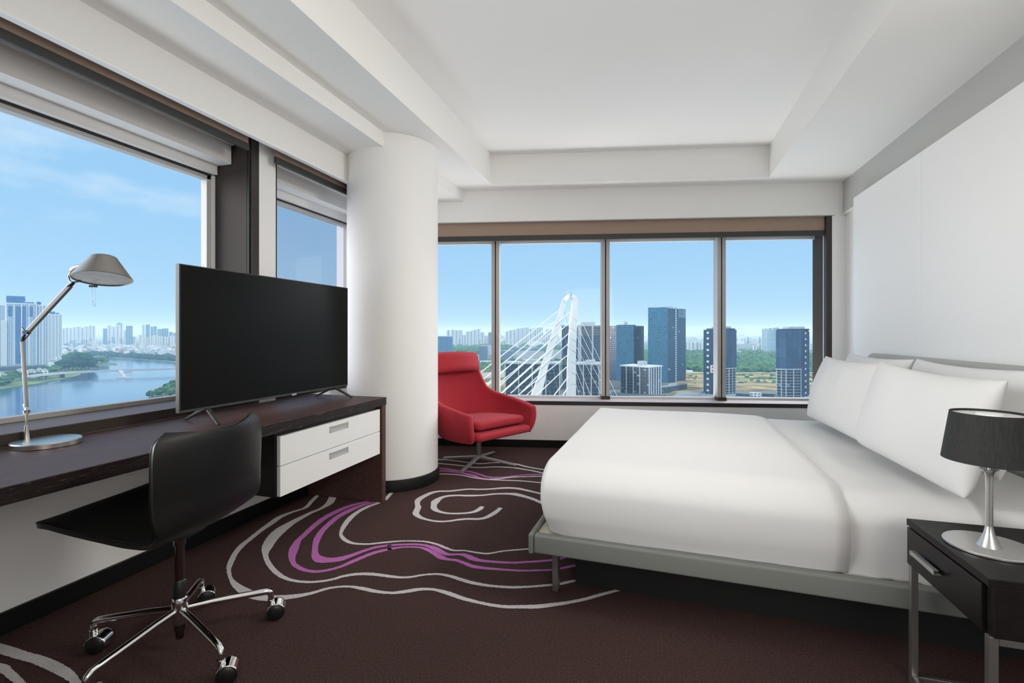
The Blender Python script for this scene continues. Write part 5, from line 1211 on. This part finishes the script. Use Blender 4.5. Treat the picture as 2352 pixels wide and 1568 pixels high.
for i in range(1, 40):
    if h * i / 40 > 40: q.box(-w / 2 - 1, w / 2 + 1, -18, 18, h * i / 40 - 0.3, h * i / 40 + 0.3)
q.build('floor_slabs', emat('slab_grey', (0.32, 0.38, 0.42), 0.8), o, smooth=0)
for f_ in (0.36, 0.40, 0.66, 0.985):
    MB().box(-w / 2 + f_ * w - 1.3, -w / 2 + f_ * w + 1.3, -18.6, -16, 0, h).build('column', K['concrete'], o, smooth=0)
MB().box(-w / 2 - 1, w / 2 + 1, -18, 18, h, h + 2).build('roof_slab', K['concrete'], o, smooth=0)
MB().box(-w * 0.1, w * 0.2, -8, 8, h + 2, h + 7).build('roof_plant', K['concrete'], o, smooth=0)
MB().box(-w / 2 - 0.5, -w / 2 + 26, -18.4, -17, 50, h).build('dark_bay', K['net_dark'], o, smooth=0)
# blue block and white blocks seen past the armchair
tower('glass_block', 'saturated blue glass block beside the column, above the armchair', 990, 1041, 773, 815, 60, facade('bright_blue_glass', (0.05, 0.17, 0.32), (0.04, 0.15, 0.30), 4, 20, 0.9, 0.9, var=0.2), -4, roof=True)
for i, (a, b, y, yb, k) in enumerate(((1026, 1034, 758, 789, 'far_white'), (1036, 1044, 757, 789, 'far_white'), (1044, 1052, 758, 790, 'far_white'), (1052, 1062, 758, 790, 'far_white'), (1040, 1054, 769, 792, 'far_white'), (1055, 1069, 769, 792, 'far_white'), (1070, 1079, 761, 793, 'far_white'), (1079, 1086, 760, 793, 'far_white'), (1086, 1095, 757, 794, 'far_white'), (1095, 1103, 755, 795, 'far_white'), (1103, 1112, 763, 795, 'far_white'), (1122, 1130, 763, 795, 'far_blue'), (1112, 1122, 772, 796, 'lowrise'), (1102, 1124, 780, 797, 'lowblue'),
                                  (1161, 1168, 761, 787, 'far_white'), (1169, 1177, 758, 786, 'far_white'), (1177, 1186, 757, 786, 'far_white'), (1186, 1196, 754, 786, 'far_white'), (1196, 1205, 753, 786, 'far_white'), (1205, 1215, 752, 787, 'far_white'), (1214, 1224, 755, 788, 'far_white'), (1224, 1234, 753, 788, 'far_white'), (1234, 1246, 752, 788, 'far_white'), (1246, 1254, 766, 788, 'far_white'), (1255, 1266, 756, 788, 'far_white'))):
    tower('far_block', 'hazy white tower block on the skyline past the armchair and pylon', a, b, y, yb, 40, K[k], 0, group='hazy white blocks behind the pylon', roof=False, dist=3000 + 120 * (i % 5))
for px0, px1, yt, yb, k, lab in ((1101, 1121, 795, 832, 'lowblue', 'blue-grey mid-rise just past the armchair headrest'), (1114, 1131, 794, 815, 'lowrise', 'white striped mid-rise beside the first mullion'), (1150, 1180, 806, 826, 'lowblue', 'low blue-grey school-like block right of the first mullion'),
                                (1185, 1250, 808, 827, 'lowrise', 'long white low-rise block under the upper stays'), (1165, 1250, 799, 812, 'lowblue', 'long grey roofed block beyond the white low-rise'), (1255, 1292, 806, 828, 'lowrise', 'white low-rise block behind the left pylon leg'),
                                (1102, 1130, 829, 836, 'white', 'white flat shed by the armchair headrest'), (1216, 1262, 782, 790, 'lowrise', 'far white low-rise strip')):
    tower('lowrise_block', lab, px0, px1, yt, yb, 24, K[k], -6, roof=k != 'white', group='low blocks seen through the stays')
for px0, px1, yt, yb, k, lab in ((1574, 1592, 786, 806, 'far_white', 'hazy white block right of the tallest glass tower'), (1592, 1600, 785, 806, 'white', 'bright white block left of the netted tower'), (1600, 1617, 786, 806, 'far_white', 'hazy white block touching the netted tower'),
                                (1728, 1739, 794, 812, 'far_white', 'white block left of the curved tower'), (1739, 1752, 789, 812, 'far_white', 'taller white block left of the curved tower'), (1692, 1722, 806, 814, 'lowrise', 'low white hall right of the netted tower'), (1858, 1868, 789, 806, 'far_white', 'white block at the window jamb'), (1855, 1870, 808, 822, 'lowrise', 'pale low block at the window jamb'), (1706, 1735, 817, 820, 'white', 'long white shed at the edge of the wood'), (1575, 1592, 852, 856, 'white', 'small white shed in front of the wood')):
    tower('distant_block', lab, px0, px1, yt, yb, 30, K[k], 4, roof=False)
for px, lab in ((1718, 'left hazy chimney on the horizon'), (1745, 'right hazy chimney on the horizon')):
    p = at(px, YH, 4200); zt = CAM_H + (YH - 775) * 4200 / F_PX
    q = MB().lathe([(9, 0), (6, zt - GZ), (8, zt - GZ), (8, zt - GZ + 6), (0, zt - GZ + 6)], 16); o = q.build('chimney', K['far_blue'], None, smooth=40, loc=(p[0], p[1], GZ)); tag(o, lab, 'chimney')
rg = random.Random(23)
hp = []
for i in range(400):
    if i % 5: px, py = rg.uniform(1005, 1900), rg.uniform(777, 790)
    else: px, py = rg.uniform(1140, 1290), rg.uniform(786, 800)
    p = gnd(px, py)
    f_ = rg.uniform(1.2, 3.0); rr_ = math.hypot(9 * 2.2 * f_, 7 * f_)
    if not clear_of(p[0], p[1], rr_): continue
    FOOT.append((p[0], p[1], rr_))
    src = protos[rg.choice((0, 1, 2, 3, 2))]
    o = src.copy(); C.objects.link(o); o.location = (p[0], p[1], GZ + 2.1); o.scale = (f_ * 2.2, f_, f_ * rg.uniform(0.6, 1.5)); o.rotation_euler = (0, 0, rg.uniform(-0.3, 0.4))
    o['label'] = 'tiny pale building scattered toward the horizon beyond the bed'; o['group'] = 'tiny buildings near the horizon'; o['category'] = 'building'
    o.name = 'distant_house'
for px0, px1, yt, yb, lab, k in ((1722, 1748, 903, 914, 'white site office between the netted towers', 'lowrise'), (1690, 1722, 904, 913, 'dark site shed left of the site office', 'dark'), (1750, 1778, 904, 914, 'dark site shed right of the site office', 'dark')):
    tower('site_shed', lab, px0, px1, yt, yb, 12, K[k], 0, roof=False)

# far tree belts: uncountable
def belt(name, label, spots, m, seed):
    rg = random.Random(seed); q = MB()
    for px, py, r in spots(rg):
        p = gnd(px, py)
        if not clear_of(p[0], p[1], r * 1.45): continue
        blob(q, (p[0], p[1], GZ + r * 0.45), r, rg, 2)
    o = q.build(name, m, None, smooth=0, weld=False); tag(o, label, 'trees', kind='stuff')
def s_far(rg):
    for i in range(230):
        px = rg.uniform(140, 412); t_ = (px - 140) / 272
        yield px, 809 + 16 * t_ + rg.uniform(-2.5, 4.5) - (3 if px < 200 else 0), rg.uniform(8, 15)
belt('riverside_foliage', 'dark belt of trees along the far river bank', s_far, K['tree_dark'], 5)
def s_wood(rg):
    for i in range(1500):
        px = rg.uniform(1396, 1900); py = 812 + 44 * rg.random() ** 0.9
        yield px, py, rg.uniform(8, 16) * (1.25 if py < 830 else 0.95)
belt('woodland', 'green woodland between and behind the glass and unfinished towers', s_wood, K['tree'], 6)
def s_east(rg):
    for i in range(420):
        yield rg.uniform(1030, 1372), 788 + 26 * rg.random(), rg.uniform(12, 24)
    for i in range(160):
        yield rg.uniform(1080, 1290), rg.uniform(828, 852), rg.uniform(5, 9)
    for i in range(120):
        yield rg.uniform(1575, 1900), rg.uniform(862, 882), rg.uniform(2, 4.5)
belt('east_foliage', 'hazy tree cover beyond the armchair and the bridge pylon', s_east, K['tree'], 8)

# haze over the city
hz = MB(); hz.add([(x, y, z) for z in (GZ - 70, 135) for x, y in ((-12000, 26), (-12000, 14000), (9000, 14000), (9000, 26))], [(0, 3, 2, 1), (4, 5, 6, 7), (0, 1, 5, 4), (1, 2, 6, 5), (2, 3, 7, 6), (3, 0, 4, 7)])
hm_ = bpy.data.materials.new('city_haze'); nt = nodes_of(hm_)
vs = nt.nodes.new('ShaderNodeVolumeScatter'); vs.inputs['Color'].default_value = (0.42, 0.71, 0.96, 1); vs.inputs['Density'].default_value = 1 / 7000.0; vs.inputs['Anisotropy'].default_value = 0.2
oo = nt.nodes.new('ShaderNodeOutputMaterial'); nt.links.new(vs.outputs[0], oo.inputs['Volume'])
hm_.volume_intersection_method = 'FAST' if hasattr(hm_, 'volume_intersection_method') else None
o = hz.build('haze', hm_, None, smooth=0); tag(o, 'pale blue haze over the distant city', 'haze', kind='stuff')
